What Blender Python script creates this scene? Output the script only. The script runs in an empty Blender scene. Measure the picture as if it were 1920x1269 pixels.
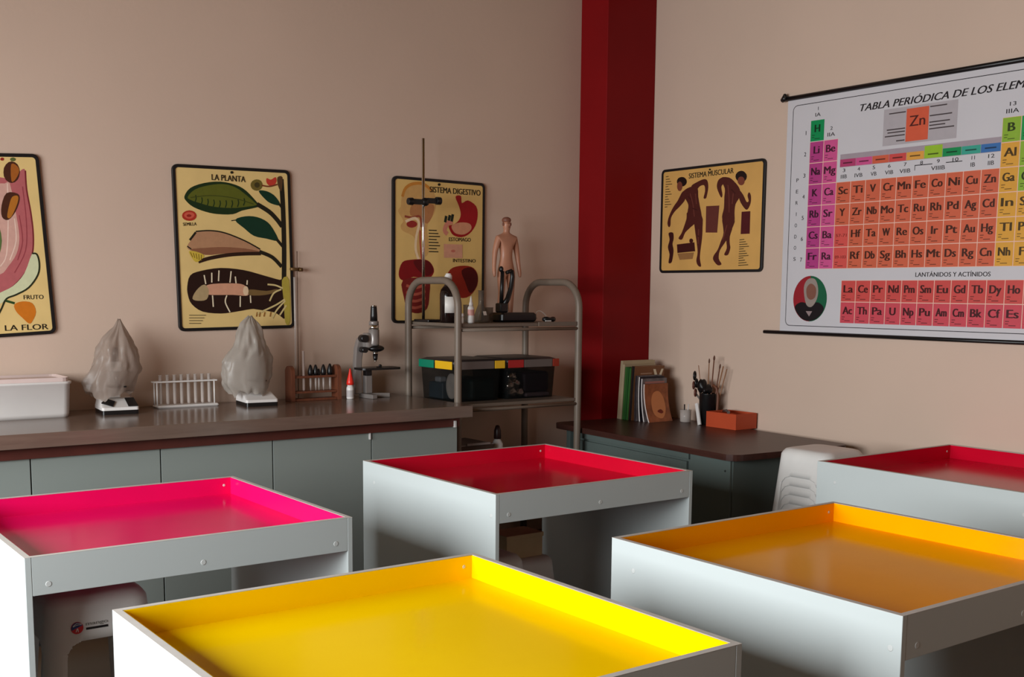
import bpy, bmesh, math, random, json
from mathutils import Vector, Matrix, noise
from mathutils.geometry import tessellate_polygon

random.seed(7)
SC = bpy.context.scene
COL = SC.collection
PI = math.pi

# ------------------------------------------------------------------ camera
F_PX, CY_PX = 2103.3, 804.3
YAW, PITCH, ROLL = math.radians(36.361), math.radians(-6.970), math.radians(0.488)
fwd = Vector((math.sin(YAW)*math.cos(PITCH), math.cos(YAW)*math.cos(PITCH), math.sin(PITCH)))
right = Vector((math.cos(YAW), -math.sin(YAW), 0))
up = right.cross(fwd)
r2 = math.cos(ROLL)*right + math.sin(ROLL)*up
u2 = -math.sin(ROLL)*right + math.cos(ROLL)*up
cam_data = bpy.data.cameras.new('camera')
cam = bpy.data.objects.new('camera', cam_data)
COL.objects.link(cam)
M = Matrix((r2, u2, -fwd)).transposed().to_4x4()
M.translation = Vector((0, 0, 1.55))
cam.matrix_world = M
cam_data.sensor_width = 36.0
cam_data.lens = F_PX/1920*36.0
cam_data.shift_y = (CY_PX-634.5)/1920
cam_data.clip_start = 0.05
SC.camera = cam

# ------------------------------------------------------------------ world, daylight, exposure
world = bpy.data.worlds.new('overcast_sky')
SC.world = world
world.use_nodes = True
bg = world.node_tree.nodes['Background']
bg.inputs[0].default_value = (0.78, 0.88, 1.0, 1)
bg.inputs[1].default_value = 0.6

def window_light(name, loc, sx, sy, power, col, rot, spread):
    ld = bpy.data.lights.new(name, 'AREA')
    ld.shape = 'RECTANGLE'; ld.size = sx; ld.size_y = sy
    ld.energy = power; ld.color = col; ld.spread = math.radians(spread)
    lo = bpy.data.objects.new(name, ld); COL.objects.link(lo)
    lo.location = loc; lo.rotation_euler = rot
    return lo
# daylight entering by the long window in the left wall (just outside the glass)
window_light('window_daylight', (-1.72, 2.7, 1.72), 1.35, 3.8, 232, (0.93, 0.98, 1.0), (0, math.radians(-76), 0), 150)

SC.view_settings.view_transform = 'Standard'
SC.view_settings.look = 'None'
SC.view_settings.gamma = 1.0
SC.view_settings.use_curve_mapping = False
SC.view_settings.exposure = 0.0

# ------------------------------------------------------------------ materials
def lin(c):
    return tuple(((v/255)/12.92 if v/255 <= 0.04045 else ((v/255+0.055)/1.055)**2.4) for v in c)
MATS = {}
def mat(name, rgb, rough=0.5, metal=0.0, spec=0.5, var=0.06, scale=6.0, bump=0.0, bscale=60, trans=0.0, alpha=1.0, ior=1.45, coat=0.0):
    if name in MATS: return MATS[name]
    m = bpy.data.materials.new(name); m.use_nodes = True
    nt = m.node_tree; b = nt.nodes['Principled BSDF']
    c = lin(rgb)
    b.inputs['Roughness'].default_value = rough
    b.inputs['Metallic'].default_value = metal
    b.inputs['Specular IOR Level'].default_value = spec
    b.inputs['Transmission Weight'].default_value = trans
    b.inputs['Alpha'].default_value = alpha
    b.inputs['IOR'].default_value = ior
    b.inputs['Coat Weight'].default_value = coat
    tc = nt.nodes.new('ShaderNodeTexCoord')
    if var > 0:
        n = nt.nodes.new('ShaderNodeTexNoise'); n.inputs['Scale'].default_value = scale; n.inputs['Detail'].default_value = 4
        nt.links.new(tc.outputs['Object'], n.inputs['Vector'])
        r = nt.nodes.new('ShaderNodeValToRGB')
        r.color_ramp.elements[0].position = 0.3; r.color_ramp.elements[1].position = 0.7
        r.color_ramp.elements[0].color = tuple(v*(1-var) for v in c)+(1,)
        r.color_ramp.elements[1].color = tuple(min(1, v*(1+var)) for v in c)+(1,)
        nt.links.new(n.outputs['Fac'], r.inputs['Fac'])
        nt.links.new(r.outputs['Color'], b.inputs['Base Color'])
    else:
        b.inputs['Base Color'].default_value = c+(1,)
    if bump > 0:
        n2 = nt.nodes.new('ShaderNodeTexNoise'); n2.inputs['Scale'].default_value = bscale; n2.inputs['Detail'].default_value = 3
        nt.links.new(tc.outputs['Object'], n2.inputs['Vector'])
        bp = nt.nodes.new('ShaderNodeBump'); bp.inputs['Strength'].default_value = bump; bp.inputs['Distance'].default_value = 0.01
        nt.links.new(n2.outputs['Fac'], bp.inputs['Height'])
        nt.links.new(bp.outputs['Normal'], b.inputs['Normal'])
    MATS[name] = m
    return m

def wood_mat(name, c1, c2, rough, stretch=(1, 14, 14), scale=3.0, spec=0.5):
    m = bpy.data.materials.new(name); m.use_nodes = True
    nt = m.node_tree; b = nt.nodes['Principled BSDF']
    tc = nt.nodes.new('ShaderNodeTexCoord'); mp = nt.nodes.new('ShaderNodeMapping')
    mp.inputs['Scale'].default_value = stretch
    n = nt.nodes.new('ShaderNodeTexNoise'); n.inputs['Scale'].default_value = scale; n.inputs['Detail'].default_value = 6; n.inputs['Distortion'].default_value = 0.6
    r = nt.nodes.new('ShaderNodeValToRGB')
    r.color_ramp.elements[0].position = 0.3; r.color_ramp.elements[1].position = 0.72
    r.color_ramp.elements[0].color = lin(c1)+(1,); r.color_ramp.elements[1].color = lin(c2)+(1,)
    nt.links.new(tc.outputs['Object'], mp.inputs['Vector']); nt.links.new(mp.outputs['Vector'], n.inputs['Vector'])
    nt.links.new(n.outputs['Fac'], r.inputs['Fac']); nt.links.new(r.outputs['Color'], b.inputs['Base Color'])
    b.inputs['Roughness'].default_value = rough
    b.inputs['Specular IOR Level'].default_value = spec
    MATS[name] = m
    return m

def sheer_mat(name, rgb, opacity, rough=0.35):
    """thin translucent plastic: part see-through, part diffuse and glossy"""
    m = bpy.data.materials.new(name); m.use_nodes = True
    nt = m.node_tree; nt.nodes.clear()
    out = nt.nodes.new('ShaderNodeOutputMaterial')
    tr = nt.nodes.new('ShaderNodeBsdfTransparent'); tr.inputs[0].default_value = (0.82, 0.8, 0.78, 1)
    p = nt.nodes.new('ShaderNodeBsdfPrincipled')
    p.inputs['Base Color'].default_value = lin(rgb)+(1,); p.inputs['Roughness'].default_value = rough
    tl = nt.nodes.new('ShaderNodeBsdfTranslucent'); tl.inputs[0].default_value = lin(rgb)+(1,)
    mx0 = nt.nodes.new('ShaderNodeMixShader'); mx0.inputs[0].default_value = 0.35
    mx = nt.nodes.new('ShaderNodeMixShader')
    tc = nt.nodes.new('ShaderNodeTexCoord'); n = nt.nodes.new('ShaderNodeTexNoise'); n.inputs['Scale'].default_value = 9
    mr = nt.nodes.new('ShaderNodeMapRange'); mr.inputs[3].default_value = max(0, opacity-0.12); mr.inputs[4].default_value = min(1, opacity+0.12)
    nt.links.new(tc.outputs['Object'], n.inputs['Vector']); nt.links.new(n.outputs['Fac'], mr.inputs[0])
    nt.links.new(mr.outputs[0], mx.inputs[0])
    nt.links.new(p.outputs[0], mx0.inputs[1]); nt.links.new(tl.outputs[0], mx0.inputs[2])
    nt.links.new(tr.outputs[0], mx.inputs[1]); nt.links.new(mx0.outputs[0], mx.inputs[2])
    nt.links.new(mx.outputs[0], out.inputs[0])
    MATS[name] = m
    return m

WALL = mat('cream_wall_paint', (208, 182, 164), 0.55, spec=0.25, var=0.025, scale=1.3, bump=0.05, bscale=35)
CEIL = mat('ceiling_paint', (112, 84, 38), 0.8, spec=0.1, var=0.02)
FLOOR = mat('dark_floor', (68, 48, 32), 0.45, var=0.15, scale=3)
RED = mat('red_column_paint', (128, 8, 14), 0.5, spec=0.2, var=0.06, scale=2.5)
WHITE = mat('white_melamine', (190, 196, 195), 0.42, spec=0.3, var=0.012, scale=3)
EDGE = mat('edge_banding', (196, 190, 184), 0.5, spec=0.3, var=0.05, scale=20)
FUCH = mat('fuchsia_laminate', (228, 12, 92), 0.16, spec=0.18, var=0.03)
CRIM = mat('crimson_laminate', (205, 12, 44), 0.15, spec=0.25, var=0.03)
YELL = mat('yellow_laminate', (255, 206, 0), 0.16, spec=0.07, var=0.015)
YELL_SHADE = mat('yellow_laminate_shaded', (252, 168, 0), 0.14, spec=0.08, var=0.02)  # yellow laminate with the right table's dimmer light put into the colour
CAP = mat('white_screw_cap', (204, 206, 204), 0.42)
COUNTER = wood_mat('counter_laminate', (104, 84, 74), (116, 96, 84), 0.2, (2, 20, 20), 2.0, spec=0.5)
RAIL = mat('red_brown_rail', (84, 38, 30), 0.5, var=0.15, scale=8)
GREYDOOR = mat('grey_green_door', (138, 144, 139), 0.4, spec=0.35, var=0.03, scale=2)
DARKGAP = mat('dark_gap', (22, 18, 16), 0.8)
STEEL = mat('taupe_steel_tube', (118, 104, 92), 0.42, metal=0.05, spec=0.35, var=0.05, scale=12)
SHELF = mat('taupe_steel_shelf', (110, 97, 86), 0.45, metal=0.05, spec=0.3, var=0.06, scale=9)
BLACK = mat('black_plastic', (20, 18, 19), 0.35, var=0.1)
BLACKM = mat('black_border', (16, 13, 14), 0.5, var=0.1)
PAPER = mat('chart_paper', (226, 194, 128), 0.5, spec=0.3, var=0.05, scale=7)
SHEETW = mat('banner_vinyl', (204, 200, 204), 0.35, spec=0.3, var=0.02, scale=3)
PWHITE = mat('white_plastic', (222, 216, 212), 0.35, var=0.03)
SWHITE = mat('stool_plastic', (214, 210, 206), 0.38, spec=0.4, var=0.04, scale=8)
DESKTOP = wood_mat('dark_desk_wood', (56, 32, 27), (72, 42, 35), 0.36, (16, 2, 16), 2.2, spec=0.25)
DESKGREY = mat('desk_grey_steel', (92, 102, 98), 0.38, spec=0.4, var=0.05, scale=3)
GREYM = mat('microscope_grey', (140, 132, 128), 0.32, metal=0.3, var=0.05)
CHROME = mat('chrome', (225, 222, 218), 0.12, metal=1.0, var=0.02)
BRASS = mat('dull_brass', (120, 92, 60), 0.35, metal=0.6, var=0.1)
RACKWOOD = wood_mat('rack_wood', (98, 52, 34), (122, 68, 44), 0.45, (14, 14, 2), 4)
GLASS = mat('lab_glass', (240, 244, 242), 0.03, trans=1.0, var=0, ior=1.3)
REDTIP = mat('red_plastic', (226, 44, 30), 0.35, var=0.05)
BAG = sheer_mat('grey_plastic_bag', (178, 160, 148), 0.66)
BINP = sheer_mat('smoky_bin_plastic', (56, 58, 58), 0.3, 0.15)
BAGL = sheer_mat('pale_plastic_bag', (190, 180, 170), 0.8)

# ------------------------------------------------------------------ mesh helpers
class MB:
    def __init__(s): s.v = []; s.f = []; s.m = []; s.sm = []
    def add(s, vs, fs, mi=0, smooth=False):
        o = len(s.v); s.v += [tuple(v) for v in vs]
        for f in fs: s.f.append(tuple(i+o for i in f)); s.m.append(mi); s.sm.append(smooth)
    def box(s, x0, x1, y0, y1, z0, z1, mi=0, T=None):
        vs = [(x0,y0,z0),(x1,y0,z0),(x1,y1,z0),(x0,y1,z0),(x0,y0,z1),(x1,y0,z1),(x1,y1,z1),(x0,y1,z1)]
        if T: vs = [T @ Vector(v) for v in vs]
        s.add(vs, [(0,3,2,1),(4,5,6,7),(0,1,5,4),(1,2,6,5),(2,3,7,6),(3,0,4,7)], mi)
    def rbox(s, x0, x1, y0, y1, z0, z1, r=0.003, mi=0):
        """box with a rounded outline in plan and softened top and bottom"""
        rings = []
        for dz, ins in ((0, r*0.6), (r*0.6, 0), (z1-z0-r*0.6, 0), (z1-z0, r*0.6)):
            rings.append(rrect(x0+ins, x1-ins, y0+ins, y1-ins, max(r*0.5, 1e-4) if ins else r, z0+dz, 3))
        s.loft(rings, mi, True, True, smooth=False)
    def loft(s, rings, mi=0, cap0=True, cap1=True, smooth=True, closed=True):
        n = len(rings[0]); vs = [p for r in rings for p in r]; fs = []
        for k in range(len(rings)-1):
            for i in range(n if closed else n-1):
                j = (i+1) % n
                fs.append((k*n+i, k*n+j, (k+1)*n+j, (k+1)*n+i))
        s.add(vs, fs, mi, smooth)
        o = len(s.v)-len(vs)
        if cap0: s.f.append(tuple(o+i for i in reversed(range(n)))); s.m.append(mi); s.sm.append(False)
        if cap1: s.f.append(tuple(o+(len(rings)-1)*n+i for i in range(n))); s.m.append(mi); s.sm.append(False)
    def cyl(s, p0, p1, r0, r1=None, n=20, mi=0, caps=True):
        r1 = r0 if r1 is None else r1
        p0 = Vector(p0); p1 = Vector(p1); d = (p1-p0).normalized()
        a = d.orthogonal().normalized(); b = d.cross(a)
        R = lambda p, r: [p+r*(math.cos(2*PI*i/n)*a+math.sin(2*PI*i/n)*b) for i in range(n)]
        s.loft([R(p0, r0), R(p1, r1)], mi, caps, caps)
    def lathe(s, prof, c, n=24, mi=0, cap0=True, cap1=True, axis=None):
        """prof: list of (r, z) about a vertical axis through c"""
        rings = []
        for r, z in prof:
            rings.append([(c[0]+r*math.cos(2*PI*i/n), c[1]+r*math.sin(2*PI*i/n), c[2]+z) for i in range(n)])
        s.loft(rings, mi, cap0, cap1)
    def tube(s, pts, r, n=12, mi=0, caps=True):
        pts = [Vector(p) for p in pts]; rr = r if isinstance(r, (list, tuple)) else [r]*len(pts)
        rings = []; a = None
        for i, p in enumerate(pts):
            d = (pts[min(i+1, len(pts)-1)]-pts[max(i-1, 0)]).normalized()
            if a is None: a = d.orthogonal().normalized()
            else: a = (a-d*a.dot(d)).normalized()
            b = d.cross(a)
            rings.append([p+rr[i]*(math.cos(2*PI*k/n)*a+math.sin(2*PI*k/n)*b) for k in range(n)])
        s.loft(rings, mi, caps, caps)
    def ell(s, c, rx, ry, rz, mi=0, nu=20, nv=12):
        rings = []
        for j in range(1, nv):
            t = -PI/2+PI*j/nv
            rings.append([(c[0]+rx*math.cos(t)*math.cos(2*PI*i/nu), c[1]+ry*math.cos(t)*math.sin(2*PI*i/nu), c[2]+rz*math.sin(t)) for i in range(nu)])
        s.loft(rings, mi, True, True)
    def poly(s, pts, y, mi=0):
        """flat filled outline in the local x-z plane at depth y, facing -y"""
        P3 = [Vector((p[0], 0, p[1])) for p in pts]
        tris = tessellate_polygon([P3])
        o = len(s.v); s.v += [(p[0], y, p[1]) for p in pts]
        for t in tris:
            a, b, c = [pts[i] for i in t]
            cr = (b[0]-a[0])*(c[1]-a[1])-(b[1]-a[1])*(c[0]-a[0])
            tt = t if cr > 0 else (t[0], t[2], t[1])
            s.f.append(tuple(o+i for i in tt)); s.m.append(mi); s.sm.append(False)
    def build(s, name, mats, parent=None, bevel=0, solid=0, loc=None):
        me = bpy.data.meshes.new(name); me.from_pydata(s.v, [], s.f)
        if not isinstance(mats, (list, tuple)): mats = [mats]
        for m in mats: me.materials.append(m)
        me.polygons.foreach_set('material_index', s.m)
        me.polygons.foreach_set('use_smooth', s.sm)
        me.update()
        o = bpy.data.objects.new(name, me); COL.objects.link(o)
        if parent is not None:
            o.parent = parent
            o.matrix_parent_inverse = Matrix.Translation(-Vector(parent.location)) if not parent.get('_local') else Matrix()
        if solid:
            md = o.modifiers.new('solid', 'SOLIDIFY'); md.thickness = solid; md.offset = -1
        if bevel:
            md = o.modifiers.new('bevel', 'BEVEL'); md.width = bevel; md.segments = 2; md.limit_method = 'ANGLE'; md.angle_limit = math.radians(40)
        return o

def rrect(x0, x1, y0, y1, r, z, n=5):
    r = min(r, (x1-x0)/2-1e-5, (y1-y0)/2-1e-5)
    out = []
    for cx, cy, a0 in ((x1-r, y1-r, 0), (x0+r, y1-r, PI/2), (x0+r, y0+r, PI), (x1-r, y0+r, 1.5*PI)):
        for k in range(n+1):
            a = a0+PI/2*k/n
            out.append((cx+r*math.cos(a), cy+r*math.sin(a), z))
    return out

def tag(o, label=None, cat=None, group=None, kind=None):
    if label: o['label'] = label
    if cat: o['category'] = cat
    if group: o['group'] = group
    if kind: o['kind'] = kind
    return o
def thing(name, label, cat, loc, group=None, local=False, rz=0):
    """an Empty at a thing's base; parts are built in world coordinates unless local"""
    o = bpy.data.objects.new(name, None); COL.objects.link(o)
    o.location = loc; o.empty_display_size = 0.05
    if local: o['_local'] = 1; o.rotation_euler = (0, 0, rz)
    return tag(o, label, cat, group)
def box_part(name, m, parent, x0, x1, y0, y1, z0, z1, bevel=0.0015):
    b = MB(); b.box(x0, x1, y0, y1, z0, z1); return b.build(name, m, parent, bevel)
def copy_tree(root, loc, label=None, rz=None):
    c = root.copy(); COL.objects.link(c); c.location = loc
    if rz is not None: c.rotation_euler = (0, 0, rz)
    if label: c['label'] = label
    for ch in list(root.children):
        d = ch.copy(); COL.objects.link(d); d.parent = c
        for g in list(ch.children):
            e = g.copy(); COL.objects.link(e); e.parent = d
    return c

_txt = {}
def text_tris(s, bold=0.0, shear=0.0):
    """outline of a line of lettering as triangles, unit cap height, origin at the baseline left"""
    key = (s, shear)
    if key in _txt: return _txt[key]
    cu = bpy.data.curves.new('lettering', 'FONT'); cu.body = s; cu.size = 1.0; cu.resolution_u = 3
    cu.shear = shear
    ob = bpy.data.objects.new('lettering', cu); COL.objects.link(ob)
    dg = bpy.context.evaluated_depsgraph_get(); me = bpy.data.meshes.new_from_object(ob.evaluated_get(dg))
    me.calc_loop_triangles()
    vs = [(v.co.x, v.co.y) for v in me.vertices]; ts = [tuple(t.vertices) for t in me.loop_triangles]
    bpy.data.objects.remove(ob); bpy.data.curves.remove(cu); bpy.data.meshes.remove(me)
    _txt[key] = (vs, ts)
    return vs, ts
CAPH = None
def put_text(mb, s, a, b, cap, y, mi, bold=0.012, shear=0.0):
    """lettering on the local x-z plane from baseline point a to b"""
    global CAPH
    if CAPH is None:
        hv, _ = text_tris('H', 0, 0); CAPH = max(v[1] for v in hv)
    vs, ts = text_tris(s, bold, shear)
    if not vs: return
    x0 = min(v[0] for v in vs); x1 = max(v[0] for v in vs)
    d = Vector((b[0]-a[0], b[1]-a[1])); L = d.length; d /= L; nrm = Vector((-d.y, d.x))
    sx = L/(x1-x0); sy = cap/CAPH; sh = 0.0
    if sx > 1.7*sy: sx = sy*1.1; sh = (L-sx*(x1-x0))/2
    pts = []
    for x, z in vs:
        p = Vector(a)+d*((x-x0)*sx+sh)+nrm*(z*sy); pts.append((p.x, y, p.y))
    fs = []
    for t in ts:
        p = [pts[i] for i in t]
        cr = (p[1][0]-p[0][0])*(p[2][2]-p[0][2])-(p[1][2]-p[0][2])*(p[2][0]-p[0][0])
        fs.append(t if cr > 0 else (t[0], t[2], t[1]))
    mb.add(pts, fs, mi)
    if bold > 0.005:                      # a heavier weight: the same letters again, a hair to either side
        off = d*(bold*sy*.9)
        for k, sg in enumerate((-1, 1)):
            mb.add([(p[0]+sg*off.x, p[1]-.000015*(k+1), p[2]+sg*off.y) for p in pts], fs, mi)
def smooth_closed(pts, k=4):
    out = []; n = len(pts)
    for i in range(n):
        p0, p1, p2, p3 = [Vector(pts[(i+j-1) % n]) for j in range(4)]
        for q in range(k):
            t = q/k
            out.append(tuple(0.5*((2*p1)+(p2-p0)*t+(2*p0-5*p1+4*p2-p3)*t*t+(3*p1-p0-3*p2+p3)*t**3)))
    return out
def smooth_open(pts, k=4):
    out = []; n = len(pts)
    for i in range(n-1):
        p0 = Vector(pts[max(i-1, 0)]); p1 = Vector(pts[i]); p2 = Vector(pts[i+1]); p3 = Vector(pts[min(i+2, n-1)])
        for q in range(k):
            t = q/k
            out.append(tuple(0.5*((2*p1)+(p2-p0)*t+(2*p0-5*p1+4*p2-p3)*t*t+(3*p1-p0-3*p2+p3)*t**3)))
    out.append(tuple(pts[-1]))
    return out
def stroke(mb, pts, w, y, mi):
    pts = [Vector(p) for p in smooth_open(pts)]
    L = []; Rr = []
    for i, p in enumerate(pts):
        d = (pts[min(i+1, len(pts)-1)]-pts[max(i-1, 0)]).normalized(); nrm = Vector((-d.y, d.x))*w/2
        L.append(p+nrm); Rr.append(p-nrm)
    vs = [(p.x, y, p.y) for p in L]+[(p.x, y, p.y) for p in Rr]; n = len(pts)
    mb.add(vs, [(i, n+i, n+i+1, i+1) for i in range(n-1)], mi)

# ================================================================== THE ROOM
WX, WY, LX, FY, CZ = 5.16, 5.74, -1.7, -1.6, 3.55
def struct(name, mb, m, bevel=0, label=None):
    o = mb.build(name, m, None, bevel); o['kind'] = 'structure'
    if label: o['label'] = label
    return o
b = MB(); b.box(LX-.15, WX+.15, FY-.15, WY+.15, -.1, 0); struct('floor', b, FLOOR)
b = MB(); b.box(LX-.15, WX+.15, FY-.15, WY+.15, CZ, CZ+.1); struct('ceiling', b, CEIL)
b = MB(); b.box(LX-.15, WX+.15, WY, WY+.15, 0, CZ); struct('wall_back', b, WALL)
b = MB(); b.box(WX, WX+.15, FY-.15, WY, 0, CZ); struct('wall_right', b, WALL)
b = MB(); b.box(LX-.15, WX, FY-.15, FY, 0, CZ); struct('wall_front', b, WALL)
WY0, WY1, WZ0, WZ1 = .8, 4.6, 1.02, 2.37
b = MB()
b.box(LX-.15, LX, FY, WY, 0, WZ0); b.box(LX-.15, LX, FY, WY, WZ1, CZ)
b.box(LX-.15, LX, FY, WY0, WZ0, WZ1); b.box(LX-.15, LX, WY1, WY, WZ0, WZ1)
struct('wall_left', b, WALL)
b = MB(); b.box(4.75, WX, 5.48, WY, 0, CZ); struct('trim_1', b, RED, 0.004, 'dark red painted corner column')
# window frame in the left wall (behind the photographer's left shoulder)
w = bpy.data.objects.new('window_1', None); COL.objects.link(w); w['kind'] = 'structure'; w.location = (LX-.07, 2.7, WZ0)
FRM = mat('white_window_frame', (220, 220, 216), 0.4)
b = MB()
for y in (WY0+.03, 2.07, 3.33, WY1-.03): b.box(LX-.03, LX+.0, y-.03, y+.03, WZ0, WZ1)
b.box(LX-.03, LX, WY0, WY1, WZ0, WZ0+.05); b.box(LX-.03, LX, WY0, WY1, WZ1-.05, WZ1)
o = b.build('window_frame', FRM, w); o['kind'] = 'structure'

# ================================================================== TRAY-TOPPED TABLES
def tray_table(label, x0, x1, y0, y1, lam, H=0.80, caps=True):
    t = thing('tray_table', label, 'table', ((x0+x1)/2, (y0+y1)/2, 0), 'square tray-topped work tables')
    th = .018; ap = .112; dep = .066
    box_part('side_panel', WHITE, t, x0, x0+th, y0, y1, 0, H)
    box_part('side_panel', WHITE, t, x1-th, x1, y0, y1, 0, H)
    box_part('front_apron', WHITE, t, x0+th+.0004, x1-th-.0004, y0+.0005, y0+th, H-ap, H)
    box_part('back_apron', WHITE, t, x0+th+.0004, x1-th-.0004, y1-th, y1-.0005, H-ap, H)
    b = MB(); l = .003
    X0, X1, Y0, Y1 = x0+th, x1-th, y0+th, y1-th; zf = H-dep
    b.box(X0, X1, Y0, Y1, zf-.015, zf)
    b.box(X0, X0+l, Y0+l, Y1-l, zf, H-.0006); b.box(X1-l, X1, Y0+l, Y1-l, zf, H-.0006)
    b.box(X0, X1, Y0, Y0+l, zf, H-.0006); b.box(X0, X1, Y1-l, Y1, zf, H-.0006)
    b.build('tray', lam, t)
    b = MB()
    e = .0006
    b.box(x0, x0+th, y0, y1, H, H+e); b.box(x1-th, x1, y0, y1, H, H+e)
    b.box(x0+th, x1-th, y0, y0+th, H, H+e); b.box(x0+th, x1-th, y1-th, y1, H, H+e)
    b.build('rim_banding', EDGE, t)
    if caps:
        for fx in (.06, .5, .94):
            b = MB(); cx = x0+(x1-x0)*fx; z = H-.082
            b.lathe([(.0085, 0), (.0085, .0006), (.007, .001)], (0, 0, 0), 16)
            b.v = [(cx+v[0], y0-v[2]+.0005, z+v[1]) for v in b.v]
            b.build('screw_cap', CAP, t)
    for px in ((y0+.03), (y1-.1)):
        b = MB(); b.lathe([(.008, 0), (.008, .0006), (.0065, .001)], (0, 0, 0), 16)
        b.v = [(x0-v[2]+.0005, px+v[0], H-.085+v[1]) for v in b.v]
        b.build('screw_cap', CAP, t)
    b = MB(); b.lathe([(.0055, 0), (.0055, .0008), (.004, .0016)], (0, 0, 0), 12)
    b.v = [(x1-th-.03+v[0], y1-th-l-v[2]+.0004, H-.03+v[1]) for v in b.v]; b.build('screw_cap', CAP, t)
    return t
tray_table('white table with a fuchsia pink tray top, stool tucked underneath, in front of the counter', .722, 1.752, 3.272, 4.282, FUCH)
tray_table('white table with a crimson tray top beside the shelf trolley', 2.392, 3.424, 3.348, 4.366, CRIM)
tray_table('white table with a bright yellow tray top nearest the viewer', .767, 1.797, 1.595, 2.622, YELL)
tray_table('white table with a shade-darkened yellow tray top on the right, before the stacked stools', 2.266, 3.338, 1.52, 2.553, YELL_SHADE)
tray_table('white table with a dark red tray top against the right wall', 4.105, 5.142, 2.22, 3.235, CRIM)

# ================================================================== COUNTER
CTX0, CTX1 = .04, 3.345
b = MB(); b.box(CTX0, CTX1, 4.895, 5.735, .888, .95)
wt = b.build('worktop', COUNTER, None, .002)
tag(wt, 'long brown laminate worktop along the back wall', 'counter')
b = MB(); b.box(CTX0, 3.30, 4.955, 4.975, .836, .887); b.build('support_rail', RAIL, wt)
seams = [.049, .594, 1.139, 1.693, 2.236, 2.775, 3.298]
cab_labels = ['grey base cabinet outside the left edge', 'pale grey base cabinet at the far left under the counter',
  'grey base cabinet behind the fuchsia table, second from the left', 'grey base cabinet behind the fuchsia table corner, third from the left',
  'dark-lit grey base cabinet with a latch on its right, left of the crimson table', 'grey base cabinet at the right end of the counter, with a latch']
for k in range(1, 6):
    a, c = seams[k], seams[k+1]
    t = thing('base_cabinet', cab_labels[k], 'cabinet', ((a+c)/2, 5.3, 0), 'base cabinets under the counter')
    box_part('body', GREYDOOR, t, a+.0005, c-.0005, 4.992, 5.72, .08, .8355)
    box_part('plinth', DARKGAP, t, a+.001, c-.001, 5.03, 5.7, 0, .08)
    d = box_part('door', GREYDOOR, t, a+.003, c-.003, 4.972, 4.990, .09, .834, .001)
    if k in (4, 5):
        b = MB(); lx = c-.03 if k == 5 else c-.012; z1 = .868 if k == 5 else .836
        if k == 5: b.box(lx-.006, lx+.006, 4.945, 4.9545, z1-.035, z1); b.box(lx-.006, lx+.006, 4.9545, 4.9715, z1-.035, z1-.031)
        else: b.box(lx-.004, lx+.004, 4.963, 4.9715, z1-.034, z1)
        b.build('latch', PWHITE, d)

# ================================================================== SHELF TROLLEY
TX0, TX1, TY0, TY1 = 3.385, 4.235, 5.10, 5.62
t = thing('shelf_trolley', 'taupe tubular steel trolley with arched ends beside the counter', 'trolley', ((TX0+TX1)/2, (TY0+TY1)/2, 0))
for X in (TX0, TX1):
    pts = [(X, TY0, .0), (X, TY0, .6), (X, TY0, 1.2), (X, TY0, 1.46)]
    for k in range(1, 9):
        a = PI/2*k/8; pts.append((X, TY0+.15-.15*math.cos(a), 1.46+.15*math.sin(a)))
    for k in range(0, 9):
        a = PI/2*k/8; pts.append((X, TY1-.15+.15*math.sin(a), 1.46+.15*math.cos(a)))
    pts += [(X, TY1, 1.2), (X, TY1, .6), (X, TY1, 0)]
    b = MB(); b.tube(pts, .0205, 16); b.build('end_hoop', STEEL, t)
for z, nm in ((1.375, 'top_shelf'), (.932, 'middle_shelf'), (.5, 'bottom_shelf')):
    b = MB(); b.box(TX0+.021, TX1-.021, TY0-.004, TY1+.004, z-.018, z)
    sh = b.build(nm, SHELF, t, .003)
    for Y in (TY0-.006, TY1+.006):
        r = MB(); r.tube([(TX0+.02, Y, z-.034), (TX1-.02, Y, z-.034)], .009, 10); r.build('shelf_rail', STEEL, sh)
    if z > 1.3:
        r = MB(); r.box(3.93, TX1-.022, TY0-.012, TY0-.0045, z-.018, z+.006); r.build('shelf_lip', SHELF, sh, .002)

# ================================================================== DESK IN THE CORNER
t = thing('desk', 'dark brown topped grey steel desk in the corner by the red column', 'desk', (4.165, 3.80, 0))
t.rotation_euler = (0, 0, math.radians(-4.5))
b = MB()
b.loft([rrect(4.165, 5.02, 3.80, 5.42, .07, z, 6) for z in (.718, .724, .744, .75)], 0, True, True, smooth=False)
b.build('desk_top', DESKTOP, t)
box_part('cabinet_body', DESKGREY, t, 4.225, 4.99, 3.86, 5.22, .06, .717)
d = box_part('door', DESKGREY, t, 4.210, 4.2245, 4.20, 5.19, .1, .665, .001)
box_part('drawer_front', DESKGREY, t, 4.205, 4.2245, 4.18, 5.2, .680, .716, .001)
box_part('pedestal_front', DESKGREY, t, 4.210, 4.2245, 3.865, 4.172, .1, .712, .001)
b = MB(); b.ell((4.209, 3.90, .655), .004, .005, .005); b.build('lock', BLACK, t)
box_part('leg', DESKGREY, t, 4.25, 4.29, 5.34, 5.38, 0, .717)
box_part('leg', DESKGREY, t, 4.94, 4.98, 5.34, 5.38, 0, .717)
box_part('plinth', DARKGAP, t, 4.25, 4.96, 3.88, 5.2, 0, .06)

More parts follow.
